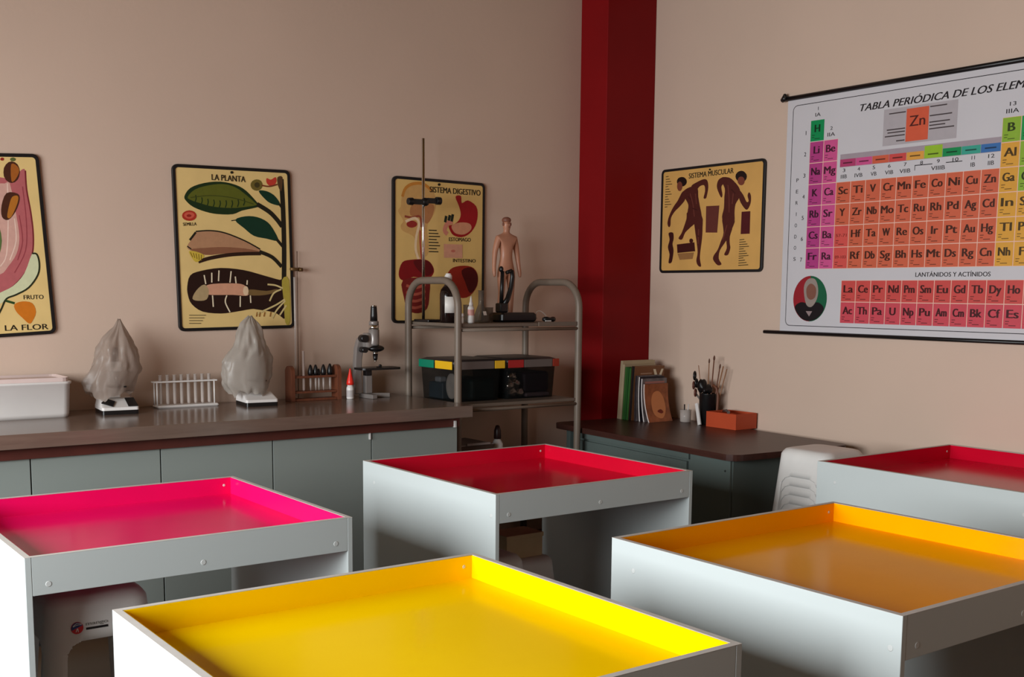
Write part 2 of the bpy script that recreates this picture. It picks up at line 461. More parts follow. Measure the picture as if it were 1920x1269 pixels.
# ================================================================== STOOLS
def stool_mesh(H, half_top=.152, flare=.088, arch_drop=.135):
    mb = MB(); NS, NC = 26, 6
    half = lambda z: half_top+flare*(H-z)
    rad = lambda z: .055+.02*(H-z)
    a0, zt, ar = .105, H-arch_drop, .05
    zs = sorted(set([0]+[round(zt*i/26, 5) for i in range(27)]+[zt-.002-ar*(1-math.cos(PI/2*i/8)) for i in range(1, 9)]+[zt+(H-.03-zt)*i/4 for i in range(5)]))
    def aw(z):
        if z >= zt-1e-6: return 0
        base = a0+.06*(zt-z)
        if z > zt-ar: return base-ar+math.sqrt(max(0, ar*ar-(z-(zt-ar))**2))
        return base
    rings = []; par = []
    for z in zs:
        h, r = half(z), rad(z); ring = []; pr = []
        for k in range(4):
            R = Matrix.Rotation(k*PI/2, 3, 'Z'); w = h-r; A = aw(z)
            ss = [-w+2*w*i/NS for i in range(NS+1)]
            if A > 0:
                for sg in (-1, 1):
                    i = min(range(NS+1), key=lambda q: abs(ss[q]-sg*A)); ss[i] = sg*A
            for s_ in ss: ring.append(R @ Vector((s_, -h, z))); pr.append((k, s_))
            for c in range(1, NC):
                a = -PI/2+PI/2*c/NC
                ring.append(R @ Vector((w+r*math.cos(a), -h+r+r*math.sin(a), z))); pr.append((k, None))
        rings.append(ring); par.append(pr)
    n = len(rings[0]); vs = [p for r in rings for p in r]; fs = []
    for j in range(len(zs)-1):
        for i in range(n):
            i2 = (i+1) % n
            zc = (zs[j]+zs[j+1])/2
            k, s0 = par[j][i]; k2, s1 = par[j][i2]
            if s0 is not None and s1 is not None and k == k2 and zc < zt:
                sc = (par[j][i][1]+par[j][i2][1]+par[j+1][i][1]+par[j+1][i2][1])/4
                if abs(sc) < max(aw(zc), 1e-6): continue
            fs.append((j*n+i, j*n+i2, (j+1)*n+i2, (j+1)*n+i))
    # seat: rounded shoulder and closed top
    top0 = rings[-1]
    for q, (ins, z) in enumerate([(.004, H-.018), (.014, H-.006), (.03, H-.001), (.05, H)]):
        h = half_top-ins; f = h/half(zs[-1])
        ring = [Vector((p.x*f, p.y*f, z)) for p in top0]
        o = len(vs); vs += ring
        fs += [(o-n+i, o-n+(i+1) % n, o+(i+1) % n, o+i) for i in range(n)]
    fs.append(tuple(len(vs)-n+i for i in range(n)))
    mb.add(vs, fs, 0, True)
    return mb
STOOL_H = .62
def stool(label, loc, group, H=STOOL_H, src=None):
    if src is not None:
        c = src.copy(); COL.objects.link(c); c.location = loc; tag(c, label, 'stool', group); return c
    o = stool_mesh(H).build('plastic_stool', SWHITE, None, 0, .0025)
    o.location = loc
    return tag(o, label, 'stool', group)
SX, SY, PITCHS = 4.475, 3.50, .045
names = ['lowest white stool of the nested stack behind the dark red table', 'second stool from the bottom of the nested stack by the desk',
  'middle stool of the nested stack between desk and dark red table', 'second stool from the top of the nested stack by the right wall',
  'topmost white plastic stool of the nested stack beside the dark red table']
s0 = None
for k in range(5):
    o = stool(names[k], (SX, SY, k*PITCHS), 'nested white stools', src=s0)
    if s0 is None: s0 = o
st = stool('white plastic stool with a round sticker under the fuchsia table', (.975, 3.60, 0), 'stools under the tables', src=s0)
lw = stool_mesh(.47).build('plastic_stool', SWHITE, None, 0, .0025); lw.location = (2.60, 3.78, 0)
tag(lw, 'low pale stool in shadow at the left under the crimson table', 'stool', 'stools under the tables')
# sticker on the stool front
zs_, ys_ = .527, None
b = MB()
def disc(mb, cx, cz, r, y, mi, a0=0, a1=2*PI, n=28):
    pts = [(cx+r*math.cos(a0+(a1-a0)*i/n), cz+r*math.sin(a0+(a1-a0)*i/n)) for i in range(n+1)]
    if abs(a1-a0-2*PI) < 1e-6: pts = pts[:-1]
    mb.poly(pts, y, mi)
BLUE = mat('sticker_blue', (30, 52, 110), 0.4); SRED = mat('sticker_red', (200, 34, 44), 0.4); SGRY = mat('sticker_grey', (120, 120, 112), 0.4)
LABW = mat('label_white', (225, 220, 214), 0.45)
disc(b, -.030, 0, .0185, -.0006, 1)
disc(b, -.030, 0, .0172, -.0009, 0, .35, PI+.35)
for r0 in (.006, .011): stroke(b, [(-.042, .003+r0*.3), (-.030, .003+r0), (-.016, .006+r0*.4)], .0016, -.0012, 4)
stroke(b, [(-.034, -.012), (-.029, -.002), (-.027, -.013)], .0022, -.0012, 4)
put_text(b, 'mango', (-.004, .0035), (.062, .0035), .011, -.0009, 2)
b.poly([(-.004, -.010), (.062, -.010), (.062, -.003), (-.004, -.003)], -.0009, 3)
o = b.build('brand_sticker', [BLUE, SRED, SGRY, BLACK, LABW], None)
o.parent = st
hf = .152+.088*(STOOL_H-.527)
o.matrix_parent_inverse = Matrix(); o.location = (-.045, -hf-.0008, .527); o.rotation_euler = (-.088, 0, 0)
tag(o, 'round blue and red sticker with grey lettering')
# box on a second low stool deep under the crimson table
lw2 = stool('low stool deep under the crimson table carrying a small carton', (2.975, 4.02, 0), 'stools under the tables', src=lw)
lw2.scale = (.9, .9, .78)
CARD = mat('pale_carton', (196, 170, 130), 0.7, var=0.1)
t = thing('carton', 'small pale carton on a stool under the crimson table', 'box', (2.975, 4.0, .3666))
box_part('box_body', CARD, t, 2.87, 3.07, 3.93, 4.07, .3668, .455)
box_part('lid', CARD, t, 2.866, 3.074, 3.926, 4.074, .4552, .475)

# ================================================================== WALL CHARTS
ART = json.loads(r'''{"planta":[["p",[28,48,22],[[-267,265],[-233,309],[-159,337],[-69,348],[14,335],[72,306],[130,249],[147,230],[112,218],[43,202],[-9,182],[-92,180],[-157,190],[-221,212],[-256,239]],1],["p",[92,96,30],[[-250,262],[-209,302],[-135,326],[-53,336],[14,321],[71,284],[117,247],[125,234],[60,222],[-16,214],[-115,218],[-188,234],[-232,247]],1],["s",[28,48,22],6,[[-212,237],[-205,256],[-207,274]]],["s",[28,48,22],6,[[-180,226],[-173,246],[-175,263]]],["s",[28,48,22],6,[[-148,219],[-141,239],[-143,257]]],["s",[28,48,22],6,[[-115,217],[-108,236],[-111,254]]],["s",[28,48,22],6,[[-83,214],[-75,234],[-78,251]]],["s",[28,48,22],6,[[-49,215],[-42,235],[-44,253]]],["s",[28,48,22],6,[[-16,216],[-8,236],[-11,254]]],["s",[28,48,22],6,[[18,221],[26,241],[23,259]]],["s",[28,48,22],6,[[52,229],[60,249],[57,267]]],["s",[60,66,22],4,[[-235,260],[-129,274],[-5,267],[112,238]]],["s",[34,30,20],24,[[130,239],[198,201],[240,162],[270,124]]],["s",[34,30,20],27,[[274,378],[279,214],[278,19],[271,-163]]],["p",[88,62,38],[[252,385],[282,387],[272,314],[254,341]],1],["p",[16,52,36],[[3,152],[59,173],[127,171],[187,145],[225,97],[243,48],[175,58],[106,71],[52,110]],1],["s",[34,30,20],5,[[-19,148],[7,152]]],["s",[34,30,20],16,[[236,55],[272,15]]],["p",[16,52,36],[[141,309],[184,310],[227,291],[257,257],[260,236],[208,246],[174,269]],1],["s",[34,30,20],11,[[256,245],[274,220]]],["p",[112,96,42],[[165,341],[162,329],[154,319],[143,312],[130,309],[117,311],[106,317],[99,326],[96,338],[99,349],[107,359],[119,366],[132,369],[145,368],[156,362],[163,352]],0],["p",[70,60,30],[[149,340],[148,334],[144,330],[139,326],[133,325],[127,326],[122,329],[119,333],[118,339],[119,344],[123,349],[128,352],[134,354],[140,353],[145,350],[148,345]],0],["p",[196,62,48],[[189,378],[213,371],[241,386],[245,361],[220,335],[190,350]],1],["s",[120,60,36],8,[[159,339],[203,335],[251,348]]],["p",[176,52,36],[[-207,169],[-210,158],[-219,149],[-232,143],[-247,141],[-262,143],[-274,148],[-282,156],[-284,167],[-281,177],[-272,186],[-259,192],[-245,195],[-230,193],[-218,188],[-210,179]],0],["p",[205,90,70],[[-218,170],[-221,164],[-227,158],[-236,154],[-246,152],[-257,153],[-265,157],[-271,162],[-273,169],[-271,175],[-264,181],[-255,185],[-245,186],[-235,185],[-226,182],[-220,177]],0],["p",[150,40,30],[[-234,168],[-236,165],[-238,163],[-243,161],[-248,161],[-253,161],[-257,163],[-259,165],[-260,167],[-259,170],[-256,172],[-252,174],[-247,175],[-242,174],[-238,173],[-235,171]],0],["t",[34,30,20],"SEMILLA",[-280,115],[-209,119],16],["p",[178,132,98],[[-215,86],[-137,93],[-55,81],[53,42],[138,-1],[133,-25],[34,-18],[-67,-22],[-167,-31],[-247,-10],[-264,12],[-236,51]],1],["p",[140,92,66],[[-247,-5],[-165,5],[-66,10],[52,4],[133,-11],[133,-23],[34,-19],[-67,-24],[-167,-32]],1],["s",[34,30,20],7,[[-215,88],[-137,94],[-55,83],[53,44],[138,1]]],["s",[48,28,18],19,[[-208,-67],[-143,-48],[-43,-31],[51,-24],[141,-22]]],["p",[206,176,66],[[-255,-13],[-215,-16],[-175,-34],[-193,-57],[-222,-69],[-245,-42]],1],["s",[120,92,30],4,[[-248,-19],[-237,-44]]],["s",[120,92,30],4,[[-233,-22],[-226,-48]]],["s",[120,92,30],4,[[-219,-25],[-214,-53]]],["s",[120,92,30],4,[[-204,-28],[-203,-58]]],["s",[120,92,30],4,[[-190,-31],[-192,-62]]],["s",[34,30,20],20,[[133,-12],[206,-41],[259,-92]]],["s",[34,30,20],11,[[-249,43],[-215,84]]],["s",[34,30,20],6,[[-264,12],[-243,-3]]],["p",[40,20,14],[[-273,-194],[-254,-137],[-195,-114],[-87,-99],[39,-110],[150,-138],[246,-163],[284,-163],[277,-367],[213,-340],[108,-321],[74,-318],[-12,-330],[-97,-338],[-196,-326],[-253,-286],[-271,-241]],1],["p",[208,152,122],[[-174,-195],[-132,-182],[-23,-180],[36,-188],[63,-217],[55,-246],[-26,-241],[-135,-240],[-171,-232]],1],["p",[174,150,110],[[-248,-257],[-224,-214],[-182,-185],[-158,-215],[-171,-262],[-218,-269]],1],["p",[118,92,54],[[69,-213],[165,-222],[227,-212],[222,-228],[155,-244],[68,-243]],1],["p",[226,196,160],[[63,-221],[61,-231],[58,-239],[52,-244],[46,-246],[41,-244],[36,-239],[33,-230],[32,-220],[34,-211],[37,-202],[42,-197],[48,-195],[54,-197],[59,-202],[62,-211]],0],["s",[228,212,182],7,[[-180,-136],[-173,-183]]],["s",[228,212,182],7,[[-138,-124],[-140,-175]]],["s",[228,212,182],7,[[-98,-112],[-103,-168]]],["s",[228,212,182],7,[[-31,-116],[-40,-176]]],["s",[228,212,182],7,[[-9,-144],[-6,-180]]],["s",[228,212,182],7,[[58,-164],[55,-188]]],["s",[228,212,182],7,[[-139,-242],[-137,-302]]],["s",[228,212,182],7,[[-60,-243],[-70,-279],[-46,-332]]],["s",[228,212,182],7,[[15,-248],[12,-305]]],["s",[228,212,182],7,[[72,-245],[73,-285]]],["p",[178,158,66],[[258,-165],[300,-165],[299,-389],[270,-394],[265,-276]],1],["s",[210,188,130],9,[[262,-209],[219,-192],[173,-187]]],["s",[210,188,130],9,[[253,-214],[208,-234],[182,-277]]],["s",[210,188,130],9,[[271,-268],[215,-300],[108,-343]]],["s",[210,188,130],9,[[274,-276],[223,-325],[194,-370]]],["s",[210,188,130],9,[[279,-301],[239,-354]]],["s",[150,98,40],6,[[108,-335],[102,-359]]],["s",[150,98,40],6,[[125,-335],[119,-360]]],["s",[150,98,40],6,[[152,-336],[145,-360]]],["s",[150,98,40],6,[[187,-336],[181,-361]]],["t",[34,30,20],"LA PLANTA",[-118,354],[67,351],30],["p",[34,30,20],[[2,398],[1,396],[-1,393],[-4,392],[-7,391],[-10,391],[-13,393],[-15,395],[-15,397],[-14,400],[-13,403],[-10,404],[-7,405],[-3,405],[-1,403],[1,401]],0],["s",[34,30,20],3,[[-270,-343],[-180,-345]]],["s",[34,30,20],3,[[-271,-357],[-189,-359]]],["s",[34,30,20],3,[[-271,-371],[-198,-373]]],["s",[34,30,20],3,[[-272,-385],[-207,-387]]]],"dig":[["p",[204,158,96],[[-265,298],[-249,354],[-195,390],[-118,395],[-52,358],[-27,304],[-37,229],[-78,170],[-89,123],[-78,49],[-88,-26],[-169,-29],[-174,64],[-194,89],[-257,114],[-270,143],[-253,171],[-288,224],[-270,252]],1],["s",[196,128,52],18,[[-259,308],[-238,357],[-189,386],[-118,391],[-57,356]]],["p",[176,118,74],[[-194,266],[-129,279],[-46,275],[-48,219],[-89,161],[-139,195],[-205,206]],1],["s",[150,70,50],13,[[-243,197],[-194,192],[-139,200],[-128,140]]],["p",[150,44,38],[[-157,155],[-160,148],[-168,141],[-180,136],[-194,133],[-208,134],[-220,138],[-228,144],[-231,152],[-228,160],[-220,167],[-208,172],[-194,174],[-180,173],[-168,169],[-160,163]],0],["s",[232,202,164],16,[[-237,167],[-172,189],[-145,158],[-163,83],[-167,8],[-147,-49]]],["s",[170,60,50],9,[[-137,121],[-136,47],[-127,-46]]],["p",[128,18,22],[[-282,-125],[-258,-69],[-204,-53],[-105,-48],[-58,-72],[-39,-119],[-82,-162],[-182,-152],[-236,-175],[-274,-164]],1],["p",[92,12,16],[[-182,-59],[-105,-51],[-60,-72],[-44,-117],[-88,-144],[-149,-112]],1],["p",[120,32,28],[[-253,-171],[-82,-162],[-70,-252],[-86,-337],[-148,-366],[-219,-347],[-247,-273]],1],["s",[176,84,66],16,[[-231,-203],[-170,-216],[-98,-196]]],["s",[176,84,66],16,[[-231,-242],[-170,-255],[-98,-235]]],["s",[176,84,66],16,[[-230,-281],[-170,-295],[-98,-275]]],["s",[176,84,66],16,[[-230,-320],[-170,-334],[-98,-315]]],["p",[156,22,28],[[110,331],[149,338],[156,296],[200,315],[261,283],[273,226],[256,166],[213,116],[155,93],[98,102],[72,131],[63,157],[97,166],[134,191],[149,229],[136,276]],1],["p",[208,144,110],[[86,160],[143,180],[213,177],[227,145],[178,111],[120,112],[92,132]],1],["s",[206,130,108],27,[[91,181],[53,169],[34,129],[54,107]]],["s",[30,40,28],18,[[37,176],[45,214]]],["s",[30,40,28],18,[[62,187],[71,220]]],["s",[30,40,28],18,[[83,183],[92,226]]],["t",[34,30,20],"ESTOMAGO",[66,66],[223,69],22],["p",[212,152,124],[[29,48],[163,49],[164,-32],[30,-34]],0],["p",[196,110,92],[[112,9],[111,6],[108,3],[102,1],[96,1],[90,1],[85,3],[81,5],[80,8],[81,11],[85,13],[90,15],[96,16],[102,16],[107,14],[111,12]],0],["s",[34,30,20],6,[[-78,124],[-22,125]]],["s",[34,30,20],6,[[-78,106],[-11,107]]],["s",[34,30,20],6,[[-78,88],[1,90]]],["s",[34,30,20],6,[[-78,71],[-22,71]]],["s",[34,30,20],6,[[-78,53],[-10,54]]],["s",[34,30,20],6,[[-77,35],[1,36]]],["s",[34,30,20],6,[[-77,17],[-21,17]]],["s",[34,30,20],6,[[-77,-1],[-10,0]]],["t",[34,30,20],"INTESTINO",[96,-58],[260,-56],20],["p",[146,38,24],[[52,-160],[76,-102],[146,-79],[228,-82],[273,-121],[274,-194],[218,-260],[148,-271],[87,-233]],1],["p",[76,10,12],[[158,-107],[228,-86],[276,-131],[269,-199],[222,-242],[184,-173]],1],["t",[34,30,20],"SISTEMA DIGESTIVO",[-72,346],[291,348],33],["p",[34,30,20],[[3,395],[2,392],[0,390],[-3,388],[-7,387],[-11,387],[-14,389],[-16,391],[-17,394],[-17,397],[-14,399],[-11,401],[-7,402],[-3,402],[0,400],[2,398]],0]],"mus":[["p",[78,30,24],[[-248,169],[-203,198],[-139,206],[-109,186],[-103,140],[-87,81],[-71,29],[-64,-36],[-130,-27],[-195,-17],[-194,48],[-188,93],[-216,134]],1],["p",[78,30,24],[[-238,183],[-215,134],[-262,90],[-308,59],[-340,21],[-343,-24],[-358,-37],[-372,-11],[-357,36],[-322,88],[-284,126]],1],["p",[78,30,24],[[-167,209],[-113,232],[-59,244],[-30,233],[-20,192],[-30,142],[-39,125],[-58,130],[-47,169],[-55,206],[-92,203],[-129,179]],1],["p",[78,30,24],[[-195,48],[-127,-14],[-164,-46],[-209,-77],[-235,-119],[-268,-111],[-243,-81],[-223,-42],[-201,9]],1],["p",[78,30,24],[[-134,19],[-66,16],[-59,-49],[-61,-120],[-71,-191],[-74,-243],[-62,-290],[-88,-286],[-105,-255],[-96,-203],[-107,-138],[-125,-59]],1],["p",[30,14,12],[[-206,239],[-209,228],[-219,219],[-233,213],[-250,212],[-267,216],[-282,223],[-292,234],[-296,245],[-293,257],[-284,266],[-269,271],[-252,272],[-235,269],[-220,261],[-210,251]],0],["p",[120,62,46],[[-244,213],[-246,202],[-251,192],[-258,186],[-268,185],[-277,187],[-285,195],[-291,205],[-293,216],[-292,228],[-287,237],[-279,243],[-270,245],[-260,242],[-252,235],[-247,225]],0],["p",[78,30,24],[[81,239],[150,238],[204,202],[239,162],[241,119],[209,77],[203,28],[205,-22],[182,-60],[119,-32],[102,8],[115,58],[116,127],[117,177]],1],["p",[78,30,24],[[64,231],[99,242],[138,227],[102,202],[89,184],[100,140],[91,123],[68,154],[51,194]],1],["p",[78,30,24],[[227,163],[266,130],[295,86],[312,90],[302,121],[313,140],[328,120],[328,76],[305,40],[278,51],[239,101]],1],["p",[78,30,24],[[107,8],[205,-10],[182,-77],[142,-139],[93,-195],[86,-246],[110,-279],[77,-285],[39,-251],[44,-224],[73,-193],[97,-144],[119,-88]],1],["p",[78,30,24],[[153,-64],[190,-59],[171,-115],[173,-159],[178,-184],[161,-224],[129,-222],[149,-184],[143,-133]],1],["p",[30,14,12],[[292,234],[289,221],[280,211],[265,205],[248,204],[231,208],[216,216],[205,228],[201,241],[204,253],[214,263],[228,269],[245,271],[263,267],[277,258],[288,247]],0],["p",[120,62,46],[[276,209],[274,199],[269,191],[260,186],[249,185],[238,188],[229,194],[222,203],[219,213],[221,223],[227,231],[236,236],[247,237],[258,234],[267,228],[274,219]],0],["s",[110,54,44],7,[[-174,164],[-148,98],[-132,19]]],["s",[110,54,44],7,[[-128,161],[-117,96]]],["s",[110,54,44],7,[[-92,-60],[-93,-151]]],["s",[110,54,44],7,[[143,194],[155,118],[159,30]]],["s",[110,54,44],7,[[188,141],[182,79]]],["s",[110,54,44],7,[[145,-45],[114,-132]]],["s",[60,20,18],6,[[-192,146],[-163,125]]],["s",[60,20,18],6,[[170,167],[205,140]]],["s",[60,20,18],6,[[-152,72],[-106,57]]],["s",[60,20,18],6,[[-100,-99],[-86,-106]]],["p",[100,48,40],[[-33,78],[77,76],[66,-87],[-31,-83]],0],["p",[80,22,26],[[260,29],[328,29],[329,-103],[258,-103]],0],["p",[60,20,18],[[-358,-75],[-318,-74],[-311,-112],[-320,-145],[-309,-185],[-316,-238],[-327,-264],[-352,-263],[-344,-211],[-361,-164],[-347,-117]],1],["p",[64,20,18],[[-280,-149],[-126,-140],[-117,-196],[-273,-203]],0],["p",[154,108,64],[[-273,-206],[-127,-203],[-138,-243],[-251,-247]],0],["p",[64,20,18],[[-137,-130],[-138,-136],[-141,-140],[-147,-143],[-153,-144],[-159,-143],[-165,-140],[-169,-135],[-170,-129],[-169,-124],[-166,-119],[-160,-116],[-154,-116],[-148,-117],[-142,-120],[-138,-125]],0],["t",[34,30,20],"SISTEMA MUSCULAR",[-189,257],[185,262],31],["p",[34,30,20],[[-1,298],[-2,296],[-4,294],[-7,293],[-10,293],[-13,293],[-16,295],[-18,297],[-19,299],[-18,301],[-17,303],[-14,304],[-10,304],[-7,303],[-4,302],[-2,300]],0],["s",[34,30,20],4,[[-395,283],[-371,284]]],["s",[34,30,20],4,[[-395,267],[-360,267]]],["s",[34,30,20],4,[[-395,251],[-348,251]]],["s",[34,30,20],4,[[-396,235],[-337,234]]],["s",[34,30,20],4,[[-396,220],[-372,221]]],["s",[34,30,20],4,[[-397,204],[-361,204]]],["s",[34,30,20],4,[[-397,188],[-350,187]]],["s",[34,30,20],4,[[-397,172],[-339,171]]],["s",[34,30,20],4,[[-398,156],[-374,157]]],["s",[34,30,20],4,[[-398,140],[-363,140]]],["s",[34,30,20],4,[[-399,124],[-351,124]]],["s",[34,30,20],4,[[-399,108],[-340,107]]],["s",[34,30,20],4,[[-399,92],[-375,93]]],["s",[34,30,20],4,[[251,-137],[288,-135]]],["s",[34,30,20],4,[[250,-151],[301,-149]]],["s",[34,30,20],4,[[250,-165],[314,-163]]],["s",[34,30,20],4,[[250,-179],[327,-177]]],["s",[34,30,20],4,[[250,-192],[287,-190]]],["s",[34,30,20],4,[[250,-206],[300,-204]]],["s",[34,30,20],4,[[249,-220],[313,-218]]],["s",[34,30,20],4,[[249,-234],[326,-231]]],["s",[34,30,20],4,[[249,-247],[286,-244]]],["s",[34,30,20],4,[[249,-261],[299,-258]]],["s",[34,30,20],4,[[248,-275],[312,-272]]],["s",[34,30,20],4,[[248,-289],[326,-286]]]],"flor":[["p",[180,96,98],[[244,349],[264,348],[261,259],[269,155],[270,50],[257,-40],[220,-123],[155,-191],[95,-220],[12,-216],[-52,-166],[-95,-58],[-85,94],[-46,273],[-27,345],[38,309],[108,321],[163,314],[212,311]],1],["s",[120,40,45],7,[[264,348],[261,259],[269,155],[270,50],[257,-40],[220,-123],[155,-191],[95,-220]]],["p",[206,160,146],[[167,288],[189,288],[203,141],[206,36],[186,-38],[143,-96],[104,-132],[20,-129],[-2,-17],[28,143],[103,273]],1],["s",[228,196,180],5,[[178,288],[167,141],[142,-37],[108,-95]]],["s",[228,196,180],5,[[193,126],[190,22],[153,-67]]],["s",[228,196,180],5,[[103,273],[63,84],[62,-64]]],["s",[150,66,72],5,[[244,274],[245,110],[228,-24],[168,-127]]],["s",[150,66,72],5,[[216,141],[219,21],[188,-68]]],["p",[72,36,22],[[239,340],[234,321],[225,305],[212,294],[197,290],[184,294],[173,304],[166,321],[166,340],[170,359],[180,375],[193,386],[207,390],[221,386],[232,376],[238,359]],0],["p",[164,92,34],[[204,377],[232,366],[234,337],[211,302],[197,302]],1],["p",[72,36,22],[[170,244],[219,241],[225,211],[200,156],[165,120],[139,134],[142,186]],1],["p",[176,108,36],[[193,226],[219,230],[213,196],[180,134],[162,134],[175,185]],1],["p",[72,36,22],[[124,325],[119,306],[110,290],[97,280],[83,276],[70,280],[59,290],[53,306],[52,324],[57,342],[66,358],[79,368],[93,372],[106,369],[117,358],[123,343]],0],["p",[72,36,22],[[68,186],[63,164],[53,145],[40,132],[26,128],[13,133],[3,145],[-3,164],[-3,186],[2,209],[12,227],[24,240],[38,244],[52,240],[62,227],[68,208]],0],["p",[90,110,60],[[127,23],[120,-11],[110,-39],[97,-58],[83,-64],[70,-57],[61,-38],[56,-9],[57,25],[63,59],[74,87],[87,106],[101,112],[113,106],[123,86],[127,57]],0],["p",[206,208,168],[[256,-39],[277,-44],[284,-88],[272,-141],[225,-199],[165,-230],[120,-247],[90,-268],[51,-242],[95,-217],[156,-188],[212,-131]],1],["s",[40,44,24],8,[[256,-39],[277,-44],[284,-88],[272,-141],[225,-199],[165,-230],[120,-247],[95,-289],[78,-318]]],["p",[206,116,28],[[152,-276],[190,-263],[233,-274],[246,-317],[226,-359],[209,-370],[182,-341],[157,-309]],1],["s",[40,70,30],11,[[116,-256],[154,-270]]],["s",[60,80,36],12,[[67,-218],[51,-301],[35,-398]]],["t",[34,30,20],"FRUTO",[197,-254],[287,-257],20],["t",[34,30,20],"LA FLOR",[99,-397],[295,-403],26],["p",[150,40,30],[[175,400],[174,397],[172,394],[169,393],[165,392],[162,393],[160,394],[158,396],[158,399],[159,402],[161,404],[164,406],[167,407],[170,406],[173,405],[174,402]],0],["p",[90,100,50],[[226,399],[225,396],[222,393],[218,391],[213,390],[208,391],[204,392],[202,395],[201,399],[202,402],[205,405],[210,407],[215,408],[219,407],[223,405],[226,402]],0]]}''')
def chart(label, key, center, z, w, h, rot, wall, paper=PAPER):
    root = bpy.data.objects.new('wall_chart', None); COL.objects.link(root); root['_local'] = 1
    tag(root, label, 'chart', 'science charts on the walls')
    Mx = Matrix.Rotation(0 if wall == 'back' else -PI/2, 4, 'Z') @ Matrix.Rotation(-rot, 4, 'Y')
    root.matrix_world = Matrix.Translation((center, WY, z) if wall == 'back' else (WX, center, z)) @ Mx
    T = .012; bw = .016
    # board and black rounded border
    def rr(wi, hi, r, y): return [(p[0], y, p[1]) for p in rrect(-wi/2, wi/2, -hi/2, hi/2, r, 0, 6)]
    b = MB(); b.loft([rr(w-.01, h-.01, .025, -.0008), rr(w-.01, h-.01, .025, -T)], 0, True, True, False)
    b.build('board', paper, root)
    b = MB(); b.loft([rr(w, h, .03, -.0006), rr(w, h, .03, -T-.003), rr(w-.004, h-.004, .03, -T-.0042), rr(w-2*bw, h-2*bw, .016, -T-.0042), rr(w-2*bw, h-2*bw, .016, -T+.001)], 0, False, False, False)
    b.build('border', BLACKM, root)
    mats = []; mi = {}
    def midx(c):
        c = tuple(c)
        if c not in mi:
            mi[c] = len(mats); mats.append(mat('ink_%d_%d_%d' % c, c, 0.5, spec=0.3, var=0.05, scale=40))
        return mi[c]
    b = MB(); y = -T-.0003
    xl, zl = w/2-bw-.001, h/2-bw-.001
    cl = lambda p: (max(-xl, min(xl, p[0])), max(-zl, min(zl, p[1])))
    for e in ART[key]:
        y -= .00004; k = midx(e[1])
        if e[0] == 'p':
            pts = [(p[0]/1000, p[1]/1000) for p in e[2]]
            if e[3]: pts = smooth_closed(pts, 3)
            pts = [cl(p) for p in pts]
            q = [pts[0]]
            for p in pts[1:]:
                if (Vector(p)-Vector(q[-1])).length > 2e-4: q.append(p)
            if len(q) > 3: b.poly(q, y, k)
        elif e[0] == 's': stroke(b, [cl((p[0]/1000, p[1]/1000)) for p in e[3]], e[2]/1000, y, k)
        else: put_text(b, e[2], [v/1000 for v in e[3]], [v/1000 for v in e[4]], e[5]/1000, y, k, .02)
    b.build('print', mats, root)
    return root
chart('plant chart LA PLANTA with a big green leaf, hung above the counter', 'planta', 2.385, 1.763, .652, .852, math.radians(1.0), 'back')
chart('flower chart LA FLOR with a pink blossom, cut by the left edge', 'flor', 1.103, 1.737, .66, .852, math.radians(3.3), 'back')
chart('digestive system chart behind the trolley, with a red stomach', 'dig', 3.668, 1.784, .65, .848, math.radians(-.4), 'back', mat('chart_paper_golden', (220, 182, 112), .5, spec=.3, var=.05, scale=7))
chart('muscle chart with two brown figures, on the right wall next to the red column', 'mus', 4.95, 2.009, .868, .658, 0, 'right', mat('chart_paper_ochre', (214, 164, 92), .5, spec=.3, var=.07, scale=5))

# ------------------------------------------------------------------ periodic table banner
t = bpy.data.objects.new('periodic_table_banner', None); COL.objects.link(t); t['_local'] = 1
t.location = (WX-.014, 4.355, 1.36); t.rotation_euler = (0, 0, -PI/2)
tag(t, 'white periodic table banner hanging between two black rods on the right wall', 'banner')
W, Hh = 2.05, 1.29
b = MB(); b.box(0, W, -.0115, -.0105, -.02, Hh); b.build('sheet', SHEETW, t)
for nm, z, x0, x1, r in (('top_rod', Hh, -.03, W+.03, .013), ('bottom_rod', -.03, -.115, W+.09, .0105)):
    b = MB(); b.cyl((x0, -.014, z), (x1, -.014, z), r, r, 14); o = b.build(nm, BLACK, t)
    if nm == 'top_rod':
        e = MB(); e.cyl((x0-.012, -.016, z-.006), (x0+.02, -.016, z+.012), .012, .022, 14); e.ell((x0+.008, -.016, z+.018), .012, .012, .014); e.build('rod_end_cap', BLACK, o)
b = MB(); PM = []; PI_ = {}
def pm(c):
    if c not in PI_:
        PI_[c] = len(PM); PM.append(mat('print_%d_%d_%d' % c, c, 0.4, spec=0.3, var=0.03, scale=25))
    return PI_[c]
INK = (30, 24, 28)
yq = -.0120
def rect(x0, x1, z0, z1, c, y): b.poly([(x0, z0), (x1, z0), (x1, z1), (x0, z1)], y, pm(c))
Yw = lambda Y: 4.355-Y
Zw = lambda Z: Z-1.36
